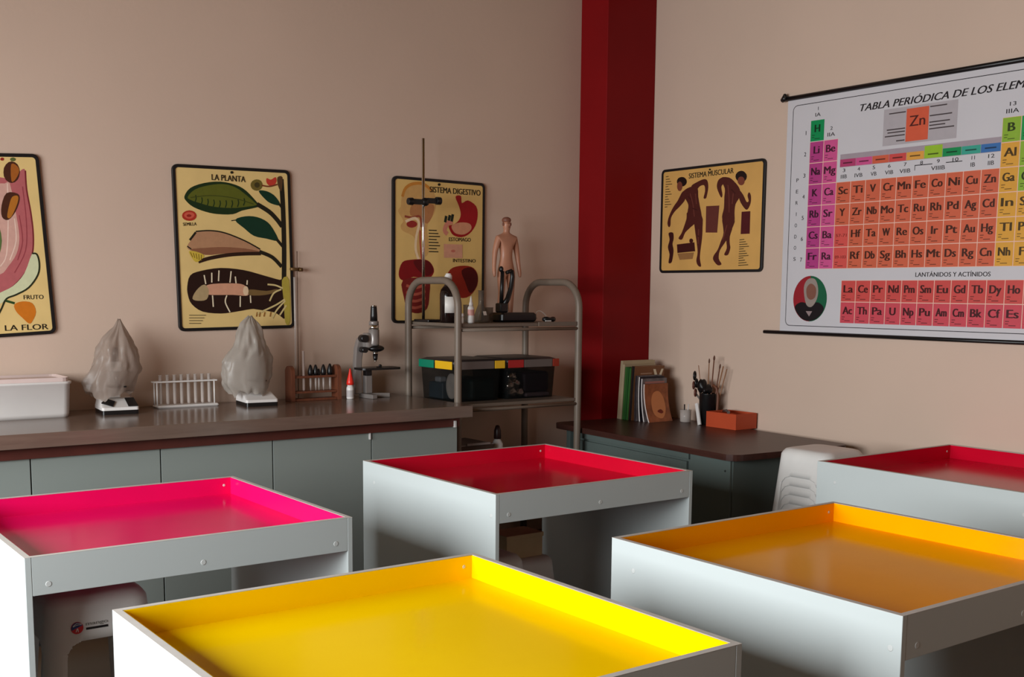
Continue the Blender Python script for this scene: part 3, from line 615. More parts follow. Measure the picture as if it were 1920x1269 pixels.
# fine border line
bx0, bx1, bz0, bz1 = .04, W-.04, .012, Hh-.045
pts = [(p[0], p[1]) for p in rrect(bx0, bx1, bz0, bz1, .03, 0, 5)]
for i in range(len(pts)):
    p, q = Vector(pts[i]), Vector(pts[(i+1) % len(pts)]); d = (q-p)
    if d.length < 1e-6: continue
    nn = Vector((-d.y, d.x)).normalized()*.0018
    b.poly([tuple(p+nn), tuple(p-nn), tuple(q-nn), tuple(q+nn)], yq, pm(INK))
put_text(b, 'TABLA PERIÓDICA DE LOS ELEMENTOS', (Yw(3.862), Zw(2.522)), (Yw(2.735), Zw(2.522)), .036, yq, pm(INK), .03, .28)
CW, RH = .0953, .1170
GX, GZ = Yw(4.188), Zw(2.511)
rows = [
 {1: 'H', 18: 'He'}, {1: 'Li', 2: 'Be', 13: 'B', 14: 'C', 15: 'N', 16: 'O', 17: 'F', 18: 'Ne'},
 {1: 'Na', 2: 'Mg', 13: 'Al', 14: 'Si', 15: 'P', 16: 'S', 17: 'Cl', 18: 'Ar'},
 dict(enumerate('K Ca Sc Ti V Cr Mn Fe Co Ni Cu Zn Ga Ge As Se Br Kr'.split(), 1)),
 dict(enumerate('Rb Sr Y Zr Nb Mo Tc Ru Rh Pd Ag Cd In Sn Sb Te I Xe'.split(), 1)),
 dict(enumerate('Cs Ba 57-71 Hf Ta W Re Os Ir Pt Au Hg Tl Pb Bi Po At Rn'.split(), 1)),
 dict(enumerate('Fr Ra 89-103 Rf Db Sg Bh Hs Mt Ds Rg Cn Nh Fl Mc Lv Ts Og'.split(), 1))]
def ccol(r, c, s):
    if s == 'H': return (8, 140, 80)
    if c == 1: return (178, 62, 128)
    if c == 2: return (206, 84, 140)
    if '-' in s: return (214, 84, 78)
    if 3 <= c <= 12: return (208, 100, 72)
    if s in ('B', 'Si', 'Ge', 'As', 'Sb', 'Te', 'Po'): return (140, 176, 56)
    if s in ('C', 'N', 'O', 'P', 'S', 'Se'): return (30, 150, 76)
    if c == 17: return (50, 160, 150)
    if c == 18: return (70, 120, 180)
    return (220, 160, 62)
GRID = (236, 190, 172)
def cell(x, z, s, c, fx=1.0, mark=True):
    rect(x+.002, x+CW-.002, z-RH+.002, z-.002, c, yq-.0003)
    wmul = {1: .36, 2: .62}.get(len(s), .8)
    if '-' in s: put_text(b, s, (x+.012, z-.062), (x+CW-.012, z-.062), .016, yq-.0005, pm((110, 30, 26)), .01)
    else:
        ww = CW*wmul*(1.25 if s[0] in 'MW' else 1)*(.35 if s == 'I' else 1); cap = .040
        x0 = x+CW/2-ww/2
        put_text(b, s, (x0, z-.066), (x0+ww, z-.066), cap, yq-.0005, pm(tuple(int(v*.34) for v in c)), .05)
    for q, (dx, wd) in enumerate(((.012, .02), (.012, .016))):
        rect(x+dx, x+dx+wd, z-.084-q*.012, z-.080-q*.012, tuple(int(v*.55) for v in c), yq-.0005)
    rect(x+.03, x+.066, z-.104, z-.100, tuple(int(v*.55) for v in c), yq-.0005)
def grid_back(x0, x1, z0, z1): rect(x0, x1, z0, z1, GRID, yq)
grid_back(GX, GX+2*CW, GZ-7*RH, GZ-RH); grid_back(GX+2*CW, GX+12*CW, GZ-7*RH, GZ-3*RH)
grid_back(GX+12*CW, GX+18*CW, GZ-7*RH, GZ-RH); grid_back(GX+17*CW, GX+18*CW, GZ-RH, GZ)
for r, rw in enumerate(rows):
    for c, s in rw.items():
        dz = 0
        cell(GX+(c-1)*CW, GZ-r*RH+(.0 if r else 0), s, ccol(r, c, s))
LZ, LXX = Zw(1.628), Yw(3.935)
grid_back(LXX, LXX+15*CW, LZ-2*RH+.01, LZ)
for i, s in enumerate('La Ce Pr Nd Pm Sm Eu Gd Tb Dy Ho Er Tm Yb Lu'.split()): cell(LXX+i*CW, LZ, s, (204, 78, 74))
for i, s in enumerate('Ac Th Pa U Np Pu Am Cm Bk Cf Es Fm Md No Lr'.split()): cell(LXX+i*CW, LZ-RH, s, (204, 76, 88))
put_text(b, 'LANTÁNIDOS Y ACTÍNIDOS', (Yw(3.475), Zw(1.645)), (Yw(3.06), Zw(1.645)), .022, yq, pm(INK), .02)
# group and period numbers
romans = ['IA', 'IIA', 'IIIB', 'IVB', 'VB', 'VIB', 'VIIB', '', 'VIIIB', '', 'IB', 'IIB', 'IIIA', 'IVA', 'VA', 'VIA', 'VIIA', 'VIIIA']
tops = [0, 1]+[3]*10+[1]*5+[0]
for c in range(18):
    x = GX+c*CW+CW/2; z = GZ-tops[c]*RH
    n = str(c+1); put_text(b, n, (x-.008*len(n), z+.052), (x+.008*len(n), z+.052), .018, yq, pm(INK), .01)
    if romans[c]: put_text(b, romans[c], (x-.007*len(romans[c])-.004, z+.018), (x+.007*len(romans[c])+.004, z+.018), .020, yq, pm(INK), .01)
for r in range(7): put_text(b, str(r+1), (GX-.038, GZ-r*RH-.075), (GX-.024, GZ-r*RH-.075), .022, yq, pm(INK), .01)
for i, s in enumerate('PERIODOS'): put_text(b, s, (GX-.086, GZ-.33-i*.063), (GX-.070, GZ-.33-i*.063), .020, yq, pm(INK), .01)
x0, x1, z = GX+7*CW+.01, GX+10*CW-.01, GZ-3*RH+.05
stroke(b, [(x0, z-.025), (x0, z), (x0+.001, z+.0005)], .003, yq-.0002, pm(INK))
rect(x0, x0+.1, z-.002, z+.002, INK, yq); rect(x1-.09, x1, z-.002, z+.002, INK, yq)
# key panel with the enlarged Zn cell
rect(Yw(3.712), Yw(3.285), Zw(2.325), Zw(2.512), (176, 168, 172), yq)
rect(Yw(3.575), Yw(3.445), Zw(2.335), Zw(2.500), (212, 92, 64), yq-.0002)
put_text(b, 'Zn', (Yw(3.555), Zw(2.410)), (Yw(3.465), Zw(2.410)), .052, yq-.0004, pm((80, 30, 26)), .02)
for a, c, z in ((3.68, 3.58, 2.487), (3.69, 3.58, 2.405), (3.685, 3.58, 2.39), (3.70, 3.58, 2.372), (3.63, 3.58, 2.345), (3.44, 3.345, 2.495), (3.44, 3.315, 2.45), (3.44, 3.325, 2.418), (3.44, 3.35, 2.402), (3.44, 3.30, 2.385)):
    rect(Yw(a), Yw(c), Zw(z)-.003, Zw(z)+.003, (70, 60, 62), yq-.0002)
# colour legend strip
rect(Yw(3.978), Yw(3.045), Zw(2.238), Zw(2.307), (164, 150, 158), yq)
cols = [(178, 62, 108), (206, 84, 140), (208, 96, 70), (206, 76, 74), (222, 158, 70), (150, 190, 50), (20, 140, 80), (60, 160, 140), (60, 110, 170)]
for i, c in enumerate(cols):
    x = Yw(3.978)+i*.1037; rect(x, x+.1017, Zw(2.240), Zw(2.280)+(.022 if i in (5,) else 0), c, yq-.0002)
    rect(x+.02, x+.08, Zw(2.256), Zw(2.263), tuple(int(v*.5) for v in c), yq-.0004)
# plain oval portrait of a bearded man (generic)
cx, cz = Yw(4.146), Zw(1.526)
ov = lambda a0, a1, n=20, sx=.118, sz=.128: [(cx+sx*math.cos(a0+(a1-a0)*i/n), cz+sz*math.sin(a0+(a1-a0)*i/n)) for i in range(n+1)]
b.poly(ov(PI/2, 1.5*PI), yq, pm((150, 34, 44))); b.poly(ov(-PI/2, PI/2), yq, pm((24, 92, 62)))
b.poly(smooth_closed([(cx-.105, cz-.05), (cx-.06, cz-.02), (cx, cz-.03), (cx+.06, cz-.02), (cx+.1, cz-.055), (cx+.06, cz-.106), (cx, cz-.125), (cx-.06, cz-.108)]), yq-.0002, pm((26, 20, 24)))
b.poly(smooth_closed([(cx-.045, cz+.06), (cx-.02, cz+.108), (cx+.03, cz+.11), (cx+.055, cz+.06), (cx+.05, cz), (cx+.015, cz-.045), (cx-.025, cz-.03)]), yq-.0003, pm((150, 136, 128)))
b.poly(smooth_closed([(cx-.025, cz+.06), (cx+.005, cz+.085), (cx+.04, cz+.06), (cx+.038, cz+.012), (cx+.008, cz-.006), (cx-.02, cz+.012)]), yq-.0004, pm((128, 84, 70)))
b.poly([(cx-.025, cz-.07), (cx+.02, cz-.07), (cx+.0, cz-.10)], yq-.0005, pm((150, 130, 130)))
b.build('print', PM, t)

# ================================================================== THINGS ON THE COUNTER
CT = .9502
# white tray box at the far left
t = thing('storage_tray', 'long white plastic tray at the left end of the counter', 'tray', (1.1, 5.56, CT))
b = MB()
X0, X1, Y0, Y1 = .62, 1.44, 5.43, 5.70
out = [rrect(X0+.012, X1-.012, Y0+.012, Y1-.012, .03, CT, 5), rrect(X0+.006, X1-.006, Y0+.006, Y1-.006, .035, CT+.02, 5), rrect(X0, X1, Y0, Y1, .035, CT+.155, 5),
       rrect(X0-.006, X1+.006, Y0-.006, Y1+.006, .038, CT+.158, 5), rrect(X0-.006, X1+.006, Y0-.006, Y1+.006, .038, CT+.168, 5), rrect(X0+.004, X1-.004, Y0+.004, Y1-.004, .034, CT+.168, 5), rrect(X0+.015, X1-.015, Y0+.015, Y1-.015, .03, CT+.02, 5)]
b.loft(out, 0, True, True, True); b.build('tray_body', PWHITE, t)
b = MB(); b.rbox(X0+.012, X1-.006, Y0+.01, Y1-.01, CT+.1685, CT+.176, .03); b.build('lid', mat('pinkish_lid', (212, 190, 184), .4), t)

def bag_obj(label, rows, Yc, depth, m, seed, loc):
    """a limp plastic bag: stacked rings, crumpled by noise and pinched folds"""
    n = 72; rings = []
    rows = sorted(rows)
    zmin, zmax = rows[0][0], rows[-1][0]
    K = 34
    def samp(z):
        for (z0, c0, r0), (z1, c1, r1) in zip(rows, rows[1:]):
            if z <= z1:
                f = (z-z0)/(z1-z0); return c0+(c1-c0)*f, r0+(r1-r0)*f
        return rows[-1][1:]
    for j in range(K+1):
        z = zmin+(zmax-zmin)*j/K; c, r = samp(z); ring = []
        for i in range(n):
            a = 2*PI*i/n
            fold = 1+.06*math.sin(5*a+seed+z*9)+.05*math.sin(9*a-seed*2-z*17)+.03*math.sin(17*a+z*31)
            nz = noise.noise(Vector((math.cos(a)*2.2+seed, math.sin(a)*2.2, z*13)))*.17+noise.noise(Vector((math.cos(a)*5+seed, math.sin(a)*5, z*34)))*.07
            rr = r*(fold+nz)
            dz = .012*noise.noise(Vector((math.cos(a)*3+seed*3, math.sin(a)*3, z*8)))*(1 if j else 2.2)
            if j == 0: dz -= .014*math.sin(3*a+seed)
            ring.append((c+rr*math.cos(a), Yc+min(rr, depth)*.8*math.sin(a), max(z+dz, CT+.0035)))
        rings.append(ring)
    b = MB(); b.loft(rings, 0, False, True, True)
    o = b.build('dust_bag', m, None); 
    return tag(o, label, 'bag', 'plastic bags over the microscopes')
def covered_scope(label, x, y, rz, dark):
    """student microscope whose base shows under its bag"""
    t = thing('covered_microscope', label, 'microscope', (x, y, CT), 'microscopes under plastic bags', local=True, rz=rz)
    DK_ = BLACK
    b = MB(); b.loft([rrect(-.085, .085, -.10, .09, .012, z, 4) for z in (0, .020)], 0, True, True, False); b.build('rubber_foot', DK_, t)
    b = MB(); b.loft([rrect(-.086, .086, -.101, .088, .012, .0202, 4), rrect(-.086, .086, -.101, .088, .012, .034, 4), rrect(-.078, .078, -.01, .086, .012, .068, 4)], 0, True, True, False)
    ba = b.build('base', PWHITE, t)
    if dark:
        for q in ([(-.082, -.06, .0525), (-.036, -.0985, .0375), (-.016, -.05, .057), (-.05, -.012, .0695)], [(.036, -.0985, .0375), (.082, -.098, .0375), (.0785, -.012, .0695), (.036, -.012, .0695)]):
            b = MB(); b.add(q, [(0, 1, 2, 3)]); b.build('dark_panel', BLACKM, ba, 0, -.003)
    b = MB(); b.box(-.028, .028, .03, .075, .0685, .20); b.box(-.03, .03, -.02, .075, .20, .25); b.build('arm', PWHITE, t, .006)
    b = MB(); b.box(-.04, .04, -.055, .03, .125, .133); b.build('stage', BLACK, t, .002)
    b = MB(); b.cyl((0, .0, .2505), (0, -.012, .315), .018, .014, 16); b.build('eyepiece_tube', GREYM, t)
    b = MB(); b.cyl((0, -.025, .2), (0, -.03, .13), .014, .008, 14); b.build('objective', GREYM, t)
    return t
covered_scope('white microscope with black base panels, under the grey bag right of the white tray', 1.672, 5.525, -.10, True)
covered_scope('white microscope on a black foot, under the pale bag below the plant chart', 2.40, 5.53, -.10, False)
bag_obj('crumpled grey plastic bag draped over the microscope right of the white tray', [(1.402, 1.704, .006), (1.365, 1.704, .026), (1.312, 1.694, .066), (1.264, 1.688, .09), (1.223, 1.69, .099), (1.183, 1.687, .108), (1.143, 1.674, .118), (1.103, 1.655, .117), (1.068, 1.645, .114), (1.040, 1.645, .104)], 5.545, .105, BAG, 1.3, None)
bag_obj('pale crumpled plastic bag draped over the microscope under the plant chart', [(1.412, 2.375, .008), (1.375, 2.365, .045), (1.31, 2.366, .074), (1.245, 2.368, .094), (1.181, 2.348, .124), (1.116, 2.345, .13), (1.063, 2.342, .125), (1.034, 2.348, .11), (1.014, 2.35, .095)], 5.53, .105, BAGL, 4.1, None)

# white test tube rack
t = thing('test_tube_rack', 'white plastic test tube rack between the two bagged microscopes', 'rack', (2.05, 5.62, CT))
b = MB(); b.rbox(1.895, 2.215, 5.575, 5.675, CT, CT+.014, .01); b.build('base', PWHITE, t)
b = MB()
holes = [1.925+.0365*i for i in range(8)]
zz = 1.079
b.box(1.885, 2.215, 5.60, 5.612, zz, zz+.007); b.box(1.885, 2.215, 5.638, 5.65, zz, zz+.007)
xs = [1.885]+[h for h in holes]+[2.215]
edges = [1.885]+[(holes[i]+holes[i+1])/2 for i in range(7)]+[2.215]
for e in edges: b.box(max(1.885, e-.006), min(2.215, e+.006), 5.612, 5.638, zz, zz+.007)
b.build('top_plate', PWHITE, t)
for x in (1.90, 2.20):
    for y in (5.604, 5.646):
        b = MB(); b.cyl((x, y, CT+.014), (x, y, zz), .004, .004, 8); b.build('post', PWHITE, t)
TUBEG = sheer_mat('frosty_tube_glass', (246, 236, 230), .5, .08)
def tube_mesh(L, r):
    b = MB(); prof = [(.0005, 0), (r*.6, r*.2), (r*.95, r*.7), (r, r*1.4), (r, L-.003), (r*1.2, L-.002), (r*1.2, L), (r*.85, L), (r*.85, r*1.6), (r*.5, r*.6), (.0004, r*.35)]
    b.lathe(prof, (0, 0, 0), 16, 0, True, True); return b
places = ['leftmost', 'second', 'third', 'fourth', 'fifth', 'sixth', 'seventh', 'rightmost']
tb0 = None
for i, hx in enumerate(holes):
    z = CT+.0145
    if tb0 is None:
        o = tube_mesh(.152, .0085).build('test_tube', TUBEG, None); tb0 = o
    else: o = tb0.copy(); COL.objects.link(o)
    o.location = (hx, 5.625, z)
    tag(o, '%s glass test tube%s in the white rack' % (places[i], '' if i in (0, 7) else ' from the left'), 'test tube', 'test tubes in the white rack')

# wooden rack with droppers
t = thing('wooden_rack', 'dark wooden pipette rack left of the red-tipped glue bottle', 'rack', (2.765, 5.60, CT))
for x0 in (2.615, 2.895):
    b = MB(); pts = []
    for k in range(13):
        a = PI*k/12; pts.append((5.60+.04*math.cos(a), 1.108+.035*math.sin(a)))
    pts = [(5.56, CT), (5.64, CT)]+pts
    rings = [[(x, p[0], p[1]) for p in pts] for x in (x0, x0+.022)]
    b.loft(rings, 0, True, True, False); b.build('end_board', RACKWOOD, t, .001)
for nm, z, h in (('upper_shelf', 1.075, .012), ('lower_shelf', .992, .011), ('base_bar', .9505, .012)):
    b = MB(); b.box(2.6372, 2.8948, 5.57, 5.63, z, z+h) if nm != 'upper_shelf' else None
    if nm == 'upper_shelf':
        b.box(2.6372, 2.8948, 5.57, 5.588, z, z+h); b.box(2.6372, 2.8948, 5.612, 5.63, z, z+h)
        for e in (2.6372, 2.675, 2.725, 2.757, 2.785, 2.805, 2.84, 2.872): b.box(e, e+.012, 5.588, 5.612, z, z+h)
    b.build(nm, RACKWOOD, t, .001)
o = tube_mesh(.218, .0072).build('glass_tube', sheer_mat('milky_glass', (226, 206, 196), .7, .15), None); o.location = (2.707, 5.60, 1.0035)
tag(o, 'tall milky glass tube standing in the wooden rack', 'glass tube')
dropn = [(2.748, 1, 'leftmost black-bulbed dropper in the wooden rack'), (2.779, 1, 'second black-bulbed dropper from the left in the wooden rack'), (2.798, .62, 'smallest black-bulbed dropper in the middle of the wooden rack'), (2.826, 1, 'fourth black-bulbed dropper from the left in the wooden rack'), (2.866, 1.05, 'rightmost black-bulbed dropper in the wooden rack')]
for x, s, lab in dropn:
    t = thing('dropper', lab, 'dropper', (x, 5.60, 1.0035), 'black-bulbed droppers')
    b = MB(); b.lathe([(.0015, 0), (.004, .02), (.0055, .03), (.0055, .082)], (x, 5.60, 1.0035), 12); b.build('glass_stem', TUBEG, t)
    b = MB(); b.lathe([(.011*s, 0), (.0155*s, .012*s), (.0145*s, .026*s), (.010*s, .044*s), (.006*s, .056*s), (.002, .060*s)], (x, 5.60, 1.0855), 16); b.build('bulb', BLACK, t)
# burette behind the rack
t = thing('burette', 'thin glass burette standing against the wall right of the plant chart', 'burette', (2.70, 5.685, CT))
b = MB(); b.tube([(2.70, 5.685, CT+.006), (2.705, 5.69, 1.36), (2.708, 5.70, 1.62)], .006, 12); b.build('glass_column', TUBEG, t)
b = MB(); b.tube([(2.724, 5.705, CT+.002), (2.729, 5.71, 1.36), (2.733, 5.715, 1.762)], .0035, 8); b.build('rod', sheer_mat('thin_grey_rod', (150, 120, 104), .45), t)
b = MB(); b.cyl((2.685, 5.70, 1.664), (2.735, 5.70, 1.662), .009, .009, 12); b.cyl((2.735, 5.70, 1.662), (2.757, 5.70, 1.661), .012, .010, 12); b.build('clamp', BRASS, t)
b = MB(); b.rbox(2.675, 2.752, 5.662, 5.727, CT, CT+.006, .004); b.build('foot', PWHITE, t)
# glue bottle
t = thing('glue_bottle', 'small white bottle with a red pointed cap left of the silver microscope', 'bottle', (2.965, 5.55, CT))
b = MB(); b.lathe([(.019, 0), (.021, .006), (.021, .06), (.019, .068), (.016, .072), (.016, .08)], (2.965, 5.55, CT)); bo = b.build('bottle_body', PWHITE, t)
b = MB(); b.lathe([(.0212, .012), (.0213, .05)], (2.965, 5.55, CT), 24, 0, False, False); b.build('band', mat('grey_label', (180, 172, 170), .5), bo)
b = MB(); b.lathe([(.0205, .079), (.0205, .092), (.018, .105), (.013, .125), (.008, .146), (.004, .166), (.003, .170)], (2.965, 5.55, CT)); b.build('cap', REDTIP, t)
# the uncovered microscope
t = thing('microscope', 'black and silver microscope standing uncovered beside the trolley', 'microscope', (3.10, 5.55, CT))
mx, my = 3.10, 5.55
b = MB()
for p in (((mx-.03, my+.06), (mx-.02, my-.075)), ((mx-.03, my+.06), (mx+.115, my-.005))):
    (xa, ya), (xb, yb) = p; d = Vector((xb-xa, yb-ya)).normalized(); nn = Vector((-d.y, d.x))*.02
    rr = [(xa-nn.x, ya-nn.y), (xa+nn.x, ya+nn.y), (xb+nn.x*.8, yb+nn.y*.8), (xb-nn.x*.8, yb-nn.y*.8)]
    b.loft([[(q[0], q[1], z) for q in rr] for z in (CT, CT+.024)], 0, True, True, False)
b.build('horseshoe_base', GREYM, t, .003)
b = MB(); b.box(mx-.03, mx+.012, my+.01, my+.05, CT+.0245, 1.075); b.build('pillar', GREYM, t, .004)
b = MB(); b.box(mx-.028, mx+.008, my+.008, my+.048, 1.0755, 1.110); b.build('hinge', BLACK, t, .003)
b = MB()
sec = [(-.062, .022, .97), (-.064, .022, 1.08), (-.060, .022, 1.16), (-.052, .024, 1.23), (-.030, .03, 1.28), (.0, .03, 1.305)]
b.loft([[(mx+x-w_, my+.052+.018, z), (mx+x+w_, my+.052+.018, z), (mx+x+w_, my+.052-.018, z), (mx+x-w_, my+.052-.018, z)] for x, w_, z in sec], 0, True, True, False)
b.build('arm', GREYM, t, .006)
b = MB(); b.loft([rrect(mx-.09, mx+.16, my-.07, my+.06, .03, z, 6) for z in (1.1105, 1.1225)], 0, True, True, False); sg = b.build('stage', BLACK, t, .0015)
b = MB(); b.box(mx+.02, mx+.05, my-.03, my-.02, 1.1228, 1.128); b.ell((mx+.045, my-.02, 1.131), .01, .008, .008); b.build('stage_clip', BLACK, sg)
hx, hy = mx+.016, my-.002
b = MB(); b.box(mx-.035, hx+.022, my-.018, my+.05, 1.225, 1.315); b.build('head', GREYM, t, .012)
b = MB(); b.lathe([(.028, 0), (.030, .01), (.030, .088), (.028, .09)], (hx, hy, 1.245), 24); b.build('body_tube', GREYM, t)
b = MB(); b.lathe([(.0285, 0), (.0285, .022)], (hx, hy, 1.336), 24); b.build('chrome_band', CHROME, t)
b = MB(); b.lathe([(.0275, 0), (.0275, .02), (.024, .023)], (hx, hy, 1.3585), 24); b.build('collar', GREYM, t)
b = MB(); b.lathe([(.021, 0), (.020, .03), (.0175, .075), (.017, .08)], (hx, hy, 1.382), 24); ep = b.build('eyepiece', BLACK, t)
b = MB(); b.lathe([(.0165, .0802), (.017, .084), (.014, .088), (.006, .0885)], (hx, hy, 1.382), 20); b.build('eye_lens', CHROME, ep)
b = MB(); b.ell((hx+.010, hy-.004, 1.228), .05, .04, .020); b.build('nosepiece', BLACK, t)
b = MB(); b.lathe([(.0145, 0), (.0145, .012)], (hx+.004, hy-.008, 1.196), 16); b.build('objective_ring', CHROME, t)
b = MB(); b.lathe([(.009, -.034), (.012, -.026), (.0145, -.0005)], (hx+.004, hy-.008, 1.196), 16); ob = b.build('objective', BLACK, t)
b = MB(); b.lathe([(.006, -.042), (.008, -.0345)], (hx+.004, hy-.008, 1.196), 16); b.build('lens_tip', CHROME, ob)
for kz, r in ((1.285, .021), (1.222, .016)):
    b = MB(); b.cyl((mx-.052, my-.03, kz), (mx-.052, my+.02, kz), r, r, 20)
    b.cyl((mx-.052, my+.02, kz), (mx-.052, my+.03, kz), .008, .008, 12); b.build('focus_knob', BLACK, t)

# ================================================================== THINGS ON THE TROLLEY, TOP SHELF
TZ = 1.3752
t = thing('retort_stand', 'tall chrome retort rod with a black clamp on the trolley top', 'stand', (3.43, 5.52, TZ))
b = MB(); b.rbox(3.407, 3.53, 5.44, 5.60, TZ, TZ+.014, .006); b.build('base_plate', BLACK, t)
b = MB(); b.cyl((3.425, 5.52, TZ+.014), (3.425, 5.52, 2.405), .0085, .0085, 14); b.build('rod', CHROME, t)
b = MB(); b.ell((3.43, 5.508, 2.052), .026, .02, .024); b.box(3.335, 3.42, 5.495, 5.515, 2.035, 2.065); b.box(3.44, 3.52, 5.495, 5.513, 2.045, 2.075)
b.cyl((3.315, 5.505, 2.05), (3.345, 5.505, 2.05), .019, .022, 14); b.cyl((3.50, 5.504, 2.062), (3.53, 5.504, 2.062), .022, .022, 14); b.build('clamp', BLACK, t, .002)
t = thing('reagent_bottle', 'dark reagent bottle with white label behind the left trolley arch', 'bottle', (3.47, 5.33, TZ))
bx, by = 3.475, 5.335
b = MB(); b.lathe([(.044, 0), (.048, .006), (.048, .16), (.042, .185), (.022, .21), (.018, .225), (.018, .24)], (bx, by, TZ)); bo = b.build('bottle_body', mat('dark_brown_glass', (26, 16, 14), .1, spec=.6), t)
b = MB(); n = 24
b.loft([[(bx+.0487*math.cos(a), by+.0487*math.sin(a), TZ+z) for a in [PI*1.18+PI*.66*i/n for i in range(n+1)]] for z in (.055, .145)], 0, False, False, True, closed=False)
b.build('label', LABW, bo, 0, .0005)
b = MB(); b.lathe([(.021, .2405), (.021, .262), (.016, .268), (.014, .275)], (bx, by, TZ)); b.build('cap', PWHITE, t)
t = thing('small_jar', 'tiny white lidded jar in front of the dark reagent bottle', 'jar', (3.475, 5.20, TZ))
b = MB(); b.lathe([(.015, 0), (.018, .004), (.018, .03), (.015, .036)], (3.478, 5.215, TZ)); b.build('jar_body', TUBEG, t)
b = MB(); b.lathe([(.018, .0362), (.019, .039), (.019, .05), (.016, .054)], (3.478, 5.215, TZ)); b.build('lid', PWHITE, t)
t = thing('dropper_bottle', 'slim white dropper bottle with a pinkish label on the trolley top', 'bottle', (3.565, 5.23, TZ))
c = (3.548, 5.215, TZ)
b = MB(); b.lathe([(.016, 0), (.0185, .004), (.0185, .085), (.012, .096)], c); bo = b.build('bottle_body', PWHITE, t)
b = MB(); b.lathe([(.0188, .042), (.0188, .075)], c, 24, 0, False, False); b.build('label', mat('pink_label', (206, 150, 140), .5), bo)
b = MB(); b.lathe([(.0115, .0962), (.0115, .108), (.008, .118), (.005, .140), (.0025, .150)], c); b.build('nozzle', PWHITE, t)
SMOKE = sheer_mat('smoky_glass', (150, 140, 132), .24, .05)
t = thing('conical_flask', 'clear conical flask with a tiny label on the trolley top', 'flask', (3.68, 5.30, TZ))
c = (3.675, 5.30, TZ)
b = MB(); b.lathe([(.044, 0), (.05, .006), (.05, .014), (.018, .10), (.017, .105), (.017, .178), (.021, .182), (.018, .182), (.0150, .176), (.0150, .106), (.047, .016), (.043, .004)], c); fb = b.build('flask_body', SMOKE, t)
b = MB(); b.add([(c[0]-.014, c[1]-.0475, TZ+.042), (c[0]+.008, c[1]-.0475, TZ+.042), (c[0]+.008, c[1]-.0385, TZ+.064), (c[0]-.014, c[1]-.0385, TZ+.064)], [(0, 1, 2, 3)]); b.build('label', LABW, fb, 0, .0006)
for (x, y, r, h, lab) in ((3.605, 5.34, .022, .10, 'narrow smoky glass vial left of the conical flask'), (3.75, 5.33, .026, .085, 'short smoky glass beaker right of the conical flask')):
    b = MB(); b.lathe([(r*.9, 0), (r, .004), (r, h-.004), (r*1.1, h), (r*.92, h), (r*.9, .006), (.001, .005)], (x, y, TZ)); o = b.build('glass_beaker', SMOKE, None); tag(o, lab, 'beaker')
# black instrument with curved arm
t = thing('instrument_stand', 'black instrument stand with a curved arm in front of the pale figurine', 'stand', (3.90, 5.33, TZ))
b = MB(); b.rbox(3.80, 4.06, 5.27, 5.41, TZ, TZ+.055, .02); b.build('base_box', BLACK, t)
b = MB(); b.box(3.815, 3.87, 5.30, 5.36, TZ+.0552, TZ+.11); b.build('neck', BLACK, t, .008)
b = MB(); b.tube([(3.838, 5.33, TZ+.10), (3.842, 5.33, TZ+.2), (3.846, 5.33, TZ+.295)], .0115, 12); b.build('upright', BLACK, t)
b = MB(); b.tube(smooth3 := [(3.85, 5.33, TZ+.09), (3.885, 5.33, TZ+.135), (3.908, 5.33, TZ+.20), (3.917, 5.33, TZ+.265), (3.912, 5.33, TZ+.30)], [.017, .016, .014, .013, .012], 12); b.build('curved_arm', BLACK, t)
b = MB(); b.tube([(3.873, 5.33, TZ+.285), (3.912, 5.33, TZ+.298)], .011, 10); b.build('crossbar', BLACK, t)
b = MB(); b.ell((3.836, 5.33, TZ+.305), .013, .016, .018); b.build('knob', BLACK, t)
# anatomical figurine
SKIN = mat('pale_brown_plastic', (176, 122, 96), .4, var=.08, scale=14)
def figurine(loc, H):
    me = bpy.data.meshes.new('anatomy_figurine'); s = H/1.75
    V = [(0, 0, .93, .125), (0, 0, 1.08, .115), (0, 0, 1.25, .135), (0, 0, 1.40, .12), (0, 0, 1.50, .05), (0, -.01, 1.57, .062), (0, -.015, 1.66, .085), (0, 0, 1.735, .05)]
    Ed = [(i, i+1) for i in range(7)]
    for sg in (-1, 1):
        o = len(V)
        V += [(sg*.17, 0, 1.41, .07), (sg*.235, .01, 1.18, .052), (sg*.265, -.01, .93, .038), (sg*.275, -.03, .82, .036), (sg*.275, -.04, .74, .022)]
        Ed += [(3, o)]+[(o+i, o+i+1) for i in range(4)]
        o = len(V)
        V += [(sg*.095, 0, .84, .10), (sg*.105, -.01, .48, .06), (sg*.11, .015, .30, .058), (sg*.115, .01, .07, .036), (sg*.125, -.10, .03, .032)]
        Ed += [(0, o)]+[(o+i, o+i+1) for i in range(4)]
    me.from_pydata([(v[0]*s, v[1]*s, v[2]*s) for v in V], Ed, [])
    ob = bpy.data.objects.new('anatomy_figurine', me); COL.objects.link(ob)
    md = ob.modifiers.new('skin', 'SKIN'); sd = me.skin_vertices[0].data
    for i, v in enumerate(V): sd[i].radius = (v[3]*s, v[3]*s*(.75 if i < 4 else .95))
    sd[0].use_root = True
    md2 = ob.modifiers.new('sub', 'SUBSURF'); md2.levels = 2; md2.render_levels = 2
    dg = bpy.context.evaluated_depsgraph_get(); m2 = bpy.data.meshes.new_from_object(ob.evaluated_get(dg))
    ob.modifiers.clear(); ob.data = m2; m2.materials.append(SKIN)
    for p in m2.polygons: p.use_smooth = True
    zmin = min(v.co.z for v in m2.vertices); ob.location = (loc[0], loc[1], loc[2]-zmin)
    return ob
fg = figurine((3.995, 5.50, TZ+.012), .60)
tag(fg, 'pale brown human anatomy figurine standing on the trolley top', 'figurine')
b = MB()
hz = TZ+.60
b.ell((0, -.022, .548), .010, .006, .004, 0); nose = b
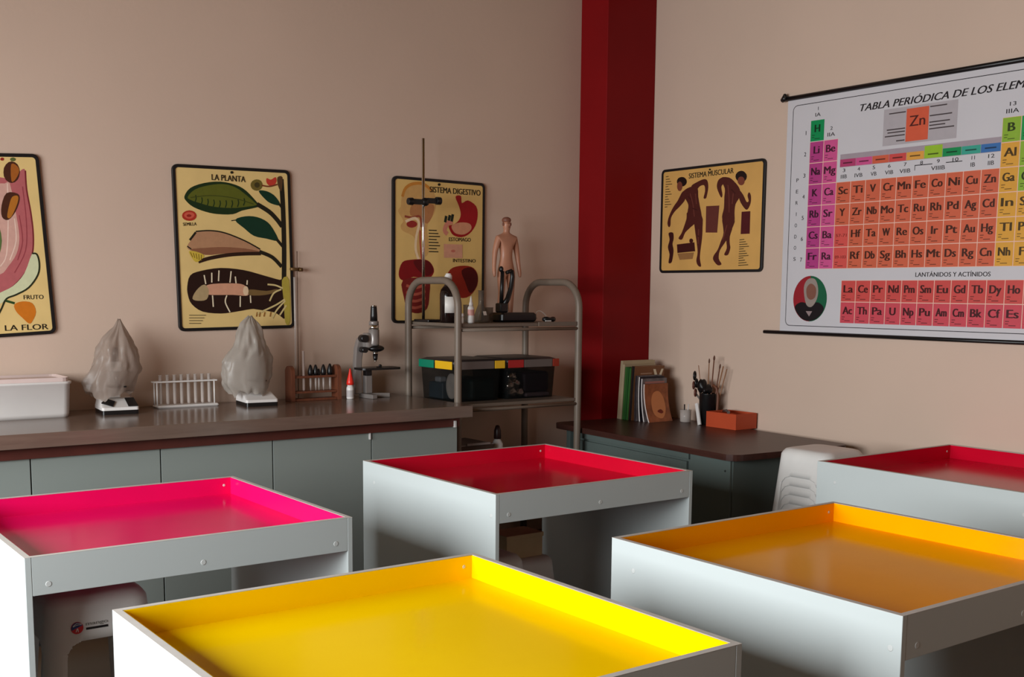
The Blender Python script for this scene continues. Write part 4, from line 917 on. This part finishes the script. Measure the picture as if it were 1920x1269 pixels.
FACE = mat('figurine_feature', (120, 74, 58), .5)
b = MB()
zc = .60*1.66/1.75
for sg in (-1, 1): b.ell((sg*.011, -.030, zc+.004), .0045, .004, .003)
b.ell((0, -.034, zc-.006), .004, .006, .008); b.ell((0, -.030, zc-.019), .008, .004, .003)
for sg in (-1, 1): b.ell((sg*.028, -.004, zc-.002), .004, .007, .010)
o = b.build('face', FACE, None); o.parent = fg; o.matrix_parent_inverse = Matrix()
b = MB(); b.ell((0, .0, zc+.022), .0275, .028, .02); o = b.build('hair_cap', FACE, None); o.parent = fg; o.matrix_parent_inverse = Matrix()
for nm in ('foot_stand',):
    b = MB(); b.rbox(-.075, .075, -.06, .05, -.0115, -.0005, .006); o = b.build(nm, BLACK, None); o.parent = fg; o.matrix_parent_inverse = Matrix(); 
# goggles
t = thing('safety_goggles', 'dark safety goggles with a thin clear strap at the right of the trolley top', 'goggles', (4.15, 5.30, TZ))
b = MB(); b.tube([(4.095+.045*i/8*2, 5.27-.02*math.sin(PI*i/8), TZ+.016) for i in range(9)], [.008, .015, .016, .013, .010, .013, .016, .015, .008], 10); b.build('frame', BLACK, t)
b = MB(); b.tube([(4.10+.04*math.cos(a)+.04, 5.33+.03*math.sin(a), TZ+.018+.045*max(0, math.sin(a))) for a in [PI*i/14 for i in range(15)]], .003, 8); b.build('strap', TUBEG, t)
b = MB(); b.box(4.09, 4.13, 5.228, 5.236, TZ+.004, TZ+.010); b.build('temple', PWHITE, t)

# ================================================================== BINS ON THE MIDDLE SHELF
BZ = .9325
def bin_box(label, x0, x1, y0, y1, latches, h=.225):
    t = thing('storage_bin', label, 'bin', ((x0+x1)/2, (y0+y1)/2, BZ), 'lidded bins on the trolley')
    b = MB(); i = .022
    b.loft([rrect(x0+i, x1-i, y0+i, y1-i, .02, BZ+.001, 5), rrect(x0+.01, x1-.01, y0+.01, y1-.01, .025, BZ+h-.03, 5), rrect(x0+.002, x1-.002, y0+.002, y1-.002, .025, BZ+h-.028, 5), rrect(x0+.002, x1-.002, y0+.002, y1-.002, .025, BZ+h-.012, 5)], 0, True, False, True)
    b.build('bin_body', BINP, t, 0, .002)
    b = MB(); b.loft([rrect(x0, x1, y0, y1, .03, BZ+h-.011, 5), rrect(x0, x1, y0, y1, .03, BZ+h, 5), rrect(x0+.03, x1-.03, y0+.03, y1-.03, .03, BZ+h+.012, 5)], 0, True, True, False)
    b.build('lid', mat('dark_grey_lid', (58, 50, 48), .4), t)
    for (side, a, c, m) in latches:
        b = MB()
        if side == 'L': b.box(x0-.006, x0-.0006, a, c, BZ+h-.042, BZ+h+.003)
        else: b.box(a, c, y0-.006, y0-.0006, BZ+h-.042, BZ+h+.003)
        b.build('latch', m, t, .002)
    return t
GRN = mat('green_latch', (10, 128, 98), .4); YLW = mat('yellow_latch', (236, 184, 30), .4); RDL = mat('red_latch', (170, 24, 26), .4); GRL = mat('grey_latch', (96, 86, 82), .4); ORL = mat('orange_red_latch', (150, 44, 24), .4)
bin_box('smoky storage bin with green and yellow latches on the trolley middle shelf', 3.432, 3.775, 5.205, 5.60, [('L', 5.415, 5.575, GRN), ('L', 5.225, 5.40, YLW), ('F', 3.46, 3.70, GRL), ('F', 3.705, 3.775, YLW)])
bin_box('smoky storage bin with red latches on the trolley middle shelf', 3.79, 4.175, 5.205, 5.60, [('F', 3.80, 3.91, RDL), ('F', 3.915, 4.12, GRL), ('F', 4.125, 4.172, ORL)])
# contents
b = MB(); b.ell((3.475, 5.30, BZ+.085), .014, .055, .075); o = b.build('white_cup', PWHITE, None); tag(o, 'off-white oval cup inside the green-latched bin', 'cup')
t = thing('blue_container', 'dull blue container with a pale cap inside the green-latched bin', 'container', (3.49, 5.46, BZ+.005))
b = MB(); b.rbox(3.465, 3.53, 5.38, 5.53, BZ+.005, BZ+.10, .01); b.build('container_body', mat('dull_blue', (70, 88, 104), .5), t)
b = MB(); b.rbox(3.475, 3.52, 5.42, 5.48, BZ+.1002, BZ+.13, .008); b.build('cap', mat('pale_blue', (190, 196, 206), .5), t)
b = MB(); b.rbox(3.58, 3.75, 5.25, 5.55, BZ+.005, BZ+.12, .02); o = b.build('dark_cloth_bundle', mat('dark_teal', (22, 44, 46), .7), None); tag(o, 'dark teal bundle filling the green-latched bin', 'bundle')
b = MB()
t = thing('foil_cluster', 'shiny crumpled foil pieces at the left inside the red-latched bin', 'foil', (3.86, 5.25, BZ+.004))
for (x, y, z, r) in ((3.865, 5.262, .13, .034), (3.85, 5.258, .075, .03), (3.895, 5.262, .085, .032), (3.87, 5.258, .033, .028), (3.925, 5.26, .032, .027)):
    q = MB(); q.ell((x, y, BZ+z), r, r*.7, r, 0, 14, 9)
    q.v = [tuple(Vector(v)+Vector((noise.noise(Vector(v)*60), noise.noise(Vector(v)*61+Vector((3, 1, 2))), noise.noise(Vector(v)*59+Vector((5, 2, 8)))))*.008) for v in q.v]
    q.build('foil_piece', CHROME, t)
b = MB(); b.rbox(3.95, 4.14, 5.25, 5.55, BZ+.03, BZ+.15, .02); o = b.build('dark_pouch', mat('dark_purple', (44, 24, 44), .6), None); tag(o, 'dark purple pouch filling the red-latched bin', 'pouch')
b = MB(); b.rbox(3.955, 4.13, 5.235, 5.56, BZ+.006, BZ+.0295, .01); o = b.build('pale_tray', mat('mauve_tray', (120, 104, 116), .5), None); tag(o, 'mauve tray under the pouch in the red-latched bin', 'tray')
# bottom shelf
QZ = .5002
t = thing('carton', 'low dark carton with a pale flap on the trolley bottom shelf', 'box', (3.58, 5.3, QZ))
box_part('box_body', mat('brown_box', (78, 56, 46), .7), t, 3.46, 3.69, 5.19, 5.48, QZ, .685)
b = MB(); b.box(3.50, 3.66, 5.176, 5.186, .688, .700); b.box(3.46, 3.69, 5.186, 5.48, .6855, .690); b.build('flap', mat('pale_flap', (150, 138, 136), .6), t)
t = thing('spray_bottle', 'white bottle with a dark cap on the trolley bottom shelf', 'bottle', (3.79, 5.28, QZ))
c = (3.775, 5.27, QZ)
b = MB(); b.lathe([(.03, 0), (.033, .006), (.033, .17), (.02, .195), (.015, .20)], c); b.build('bottle_body', PWHITE, t)
b = MB(); b.lathe([(.020, .2005), (.022, .205), (.02, .25), (.012, .275), (.006, .28)], c); b.build('cap', mat('dark_maroon_cap', (44, 18, 18), .4), t)

# ================================================================== THINGS ON THE DESK
DZ = .7502
def book(label, x0, w, y0, th, h, lean, mspine, mcover, extra=None, bend=0, name='book'):
    """upright book: spine towards -X, front cover towards -Y, leaning back by lean (radians)"""
    t = thing(name, label, 'book', (x0, y0, DZ), 'books standing on the desk', local=True)
    t.rotation_euler = (-lean, 0, 0)
    N = 8
    def sheet(mb, ya, yb, xa, xb, za, zb, mi=0):
        rings = []
        for j in range(N+1):
            z = za+(zb-za)*j/N; off = bend*((z/h)**2-.0) if bend else 0
            off = bend*(1-z/h)**2 if bend else 0
            rings.append([(xa, ya-off, z), (xb, ya-off, z), (xb, yb-off, z), (xa, yb-off, z)])
        mb.loft(rings, mi, True, True, False)
    b = MB(); sheet(b, .0015, th-.0015, .002, w-.003, .002, h-.003); b.build('pages', mat('page_paper', (206, 190, 168), .7), t)
    b = MB(); sheet(b, 0, .0015, 0, w, 0, h); fc = b.build('front_cover', mcover, t)
    b = MB(); sheet(b, th-.0015, th, 0, w, 0, h); b.build('back_cover', mcover, t)
    b = MB(); sheet(b, .0016, th-.0016, 0, .0018, 0, h); b.build('spine', mspine, t)
    if extra:
        b = MB(); mats = extra(b, w, h); b.v = [(v[0], v[1]-bend*(1-v[2]/h)**2-.0004, v[2]) for v in b.v] if bend else b.v; b.build('cover_print', mats, fc)
    return t
CRM = mat('cream_cover', (168, 148, 120), .5); CRM2 = mat('cream_cover_pale', (176, 158, 128), .5)
GRB = mat('green_spine', (52, 98, 44), .45); GRB2 = mat('dark_green_spine', (40, 88, 40), .45)
BRN = mat('brown_cover', (118, 74, 44), .45); BLK = mat('black_spine', (26, 20, 20), .45)
MAG = mat('orange_face_cover', (150, 84, 52), .35, var=.35, scale=18); MAG2 = mat('grey_magazine', (108, 98, 98), .35, var=.4, scale=22)
MAGW = mat('white_spine', (214, 204, 200), .4); DKM = mat('dark_magazine', (40, 34, 40), .35, var=.3, scale=20)
def titlebar(b, w, h):
    put_text(b, 'MUNDO', (w*.55, h-.045), (w*.85, h-.045), .018, -.0006, 0, .02); return [BLK]
def vmark(b, w, h):
    b.poly([(w*.62, h-.02), (w*.70, h-.02), (w*.80, h-.075), (w*.90, h-.02), (w*.97, h-.02), (w*.83, h-.115), (w*.77, h-.115)], -.0006, 0)
    for k in range(3): b.poly([(w*.2, h-.05-.02*k), (w*.58, h-.05-.02*k), (w*.58, h-.042-.02*k), (w*.2, h-.042-.02*k)], -.0006, 1)
    return [mat('cream_ink', (220, 204, 176), .5), mat('tan_ink', (164, 128, 104), .5)]
def face(b, w, h):
    b.poly(smooth_closed([(w*.3, h*.2), (w*.25, h*.5), (w*.35, h*.75), (w*.6, h*.8), (w*.8, h*.6), (w*.82, h*.3), (w*.6, h*.1)]), -.0006, 0)
    b.poly(smooth_closed([(w*.45, h*.28), (w*.6, h*.33), (w*.7, h*.26), (w*.6, h*.22)]), -.0009, 1)
    return [mat('skin_ink', (206, 128, 80), .4), mat('dark_ink', (120, 40, 24), .4)]
def dots(b, w, h):
    for k in range(4): b.poly([(w*.1, h-.03-.03*k), (w*.9, h-.03-.03*k), (w*.9, h-.018-.03*k), (w*.1, h-.018-.03*k)], -.0006, k % 2)
    return [mat('pink_ink', (170, 110, 100), .4), mat('pale_ink', (196, 184, 180), .4)]
LEAN = .07
bk = [  # label, x0, w, th, h, spine, cover, extra, bend
 ('tallest cream folder at the back of the book row, against the red column', 4.775, .275, .022, .372, CRM, CRM2, titlebar, 0),
 ('second cream folder, in front of the tallest one', 4.772, .265, .020, .350, CRM2, CRM, None, 0),
 ('bright green spined book, left of the brown V cover', 4.775, .235, .017, .335, GRB, GRB, None, 0),
 ('dark green spined book in the middle of the green ones', 4.775, .235, .014, .333, GRB2, GRB2, None, 0),
 ('green spined book nearest the black one', 4.778, .235, .016, .330, GRB, GRB2, None, 0),
 ('brown cover book with a big cream V and black spine', 4.78, .255, .028, .342, BLK, BRN, vmark, 0),
 ('grey magazine directly in front of the brown V book', 4.785, .21, .016, .285, DKM, MAG2, None, .015),
 ('dark magazine with white spine in the book row', 4.79, .21, .013, .278, MAGW, DKM, dots, .03),
 ('magazine with white spine behind the orange one', 4.795, .21, .012, .268, MAGW, MAG2, dots, .045),
 ('frontmost curved magazine with an orange face cover', 4.80, .20, .012, .235, MAGW, MAG, face, .068)]
yy = 5.355
for lab, x0, w_, th, h_, ms, mc, ex, bend in bk:
    yy -= th+.0025+(.004 if bend else 0)
    book(lab, x0, w_, yy, th, h_, -LEAN, ms, mc, ex, bend)
# clear cup with pens
t = thing('clear_cup', 'small clear acrylic cup between the books and the scissors', 'cup', (5.02, 4.985, DZ))
c = (5.02, 4.985, DZ)
b = MB(); b.lathe([(.030, 0), (.034, .004), (.036, .078), (.033, .078), (.031, .006), (.001, .005)], c); b.build('cup_body', TUBEG, t)
for dx, m, lab in ((-.01, BLACK, 'black pen stub in the clear cup'), (.012, PWHITE, 'white pen stub in the clear cup')):
    b = MB(); b.cyl((5.02+dx, 4.985, DZ+.0065), (5.02+dx*1.6, 4.98, DZ+.112), .0045, .004, 10); o = b.build('pen', m, None); tag(o, lab, 'pen')
# black pot
t = thing('pencil_pot', 'black pencil pot behind the orange box', 'pot', (5.055, 4.83, DZ))
c = (5.055, 4.83, DZ)
b = MB(); b.lathe([(.048, 0), (.054, .004), (.054, .186), (.056, .19), (.051, .19), (.049, .008), (.001, .006)], c); b.build('pot_body', BLACK, t)
b = MB(); b.tube([(5.065, 4.766, DZ+.03), (5.068, 4.764, DZ+.10), (5.07, 4.763, DZ+.18), (5.068, 4.775, DZ+.225), (5.062, 4.80, DZ+.245)], .008, 10); b.build('brown_handle', mat('brown_leather', (110, 66, 46), .5), t)
def stick(name, lab, m, p0, p1, r, cat='brush', tip=None):
    t = thing(name, lab, cat, p0)
    b = MB(); b.cyl(p0, p1, r, r*.8, 10); b.build('shaft', m, t)
    if tip:
        d = (Vector(p1)-Vector(p0)).normalized(); q = Vector(p1)
        b = MB(); b.tube([q+d*.0004, q+d*.01, q+d*.022, q+d*.03], [r*.9, r*1.5, r*1.2, r*.2], 10); b.build('bristle_tip', tip, t)
TAN = mat('tan_wood', (150, 106, 76), .5); BRW = mat('brush_brown', (112, 70, 52), .5); BRI = mat('bristle', (96, 62, 46), .7)
P0 = DZ+.0075
stick('paint_brush', 'tallest brown brush standing in the black pot', BRW, (5.05, 4.815, P0), (5.065, 4.80, DZ+.395), .0048, tip=BRI)
stick('paint_brush', 'second tallest brush, left of the tallest in the black pot', TAN, (5.045, 4.83, P0), (5.06, 4.835, DZ+.375), .0038, tip=BRI)
stick('paint_brush', 'thin brush right of the tallest one in the black pot', BRW, (5.065, 4.81, P0), (5.085, 4.77, DZ+.345), .0042, tip=BRI)
stick('wooden_stick', 'flat tan stick leaning right in the black pot', TAN, (5.07, 4.82, P0), (5.095, 4.75, DZ+.36), .0048, 'stick')
stick('wooden_stick', 'rightmost thin tan stick in the black pot', TAN, (5.075, 4.805, P0), (5.10, 4.725, DZ+.345), .004, 'stick')
stick('wooden_stick', 'thin pale stick leaning left in the black pot', TAN, (5.04, 4.84, P0), (5.03, 4.895, DZ+.36), .003, 'stick')
# scissors
def scissors(lab, hx, hy, hz, m, r):
    t = thing('scissors', lab, 'scissors', (5.045, 4.835, DZ+.01))
    for sg, dz in ((-1, 0), (1, .045)):
        b = MB(); cy_ = hy+.02*sg*.4; n = 16
        ring = [(hx+r*.8*math.cos(2*PI*i/n), cy_+r*.4*math.cos(2*PI*i/n), hz+dz+r*1.25*math.sin(2*PI*i/n)) for i in range(n+1)]
        b.tube(ring, .0055, 8, 0, False); b.build('finger_loop', m, t)
    b = MB(); b.tube([(5.045, 4.835, DZ+.012), (5.04, 4.85, DZ+.12), (hx+.012, hy-.006, hz-.012)], [.002, .006, .006], 8); b.build('blades', GREYM, t)
scissors('black-handled scissors leaning left in the black pot', 5.018, 4.905, DZ+.25, BLACK, .02)
scissors('brown-handled scissors low at the left of the black pot', 5.022, 4.915, DZ+.19, mat('brown_handle_plastic', (110, 62, 50), .4), .017)
b = MB(); b.ell((5.03, 4.86, DZ+.235), .03, .032, .042); b.ell((5.045, 4.83, DZ+.215), .036, .032, .03); b.v = [tuple(Vector(v)+Vector((1, 1, 1))*noise.noise(Vector(v)*45)*.012) for v in b.v]
o = b.build('black_ribbon', BLACK, None); tag(o, 'crumpled black ribbon stuffed into the black pot', 'ribbon')
b = MB()
b.box(-.004, .004, -.012, .012, 0, .135, 0, Matrix.Translation((4.968, 4.812, DZ+.002)) @ Matrix.Rotation(-.30, 4, 'X') @ Matrix.Rotation(.08, 4, 'Y'))
o = b.build('white_ruler', PWHITE, None); tag(o, 'short white ruler leaning at the left of the orange box', 'ruler')
# orange box
t = thing('open_box', 'open orange cardboard box on the dark desk', 'box', (5.055, 4.635, DZ))
ORG = mat('orange_card', (188, 72, 36), .55, var=.06); wl = .004
x0, x1, y0, y1, h = 4.965, 5.145, 4.515, 4.755, .092
b = MB(); b.box(x0, x1, y0, y1, DZ, DZ+wl); b.build('bottom', ORG, t)
for nm, q in (('left_wall', (x0, x0+wl, y0, y1)), ('right_wall', (x1-wl, x1, y0, y1)), ('front_wall', (x0+wl, x1-wl, y0, y0+wl)), ('back_wall', (x0+wl, x1-wl, y1-wl, y1))):
    b = MB(); b.box(*q, DZ+wl, DZ+h); b.build(nm, ORG, t)
b = MB(); b.tube([(5.09, 4.735, DZ+.086), (5.05, 4.67, DZ+.098), (4.99, 4.60, DZ+.098)], [.007, .009, .006], 10); b.cyl((4.99, 4.60, DZ+.098), (4.975, 4.585, DZ+.097), .011, .008, 10)
o = b.build('marker_pen', mat('pen_grey', (96, 84, 80), .3), None); tag(o, 'dark marker lying across the orange box', 'pen')
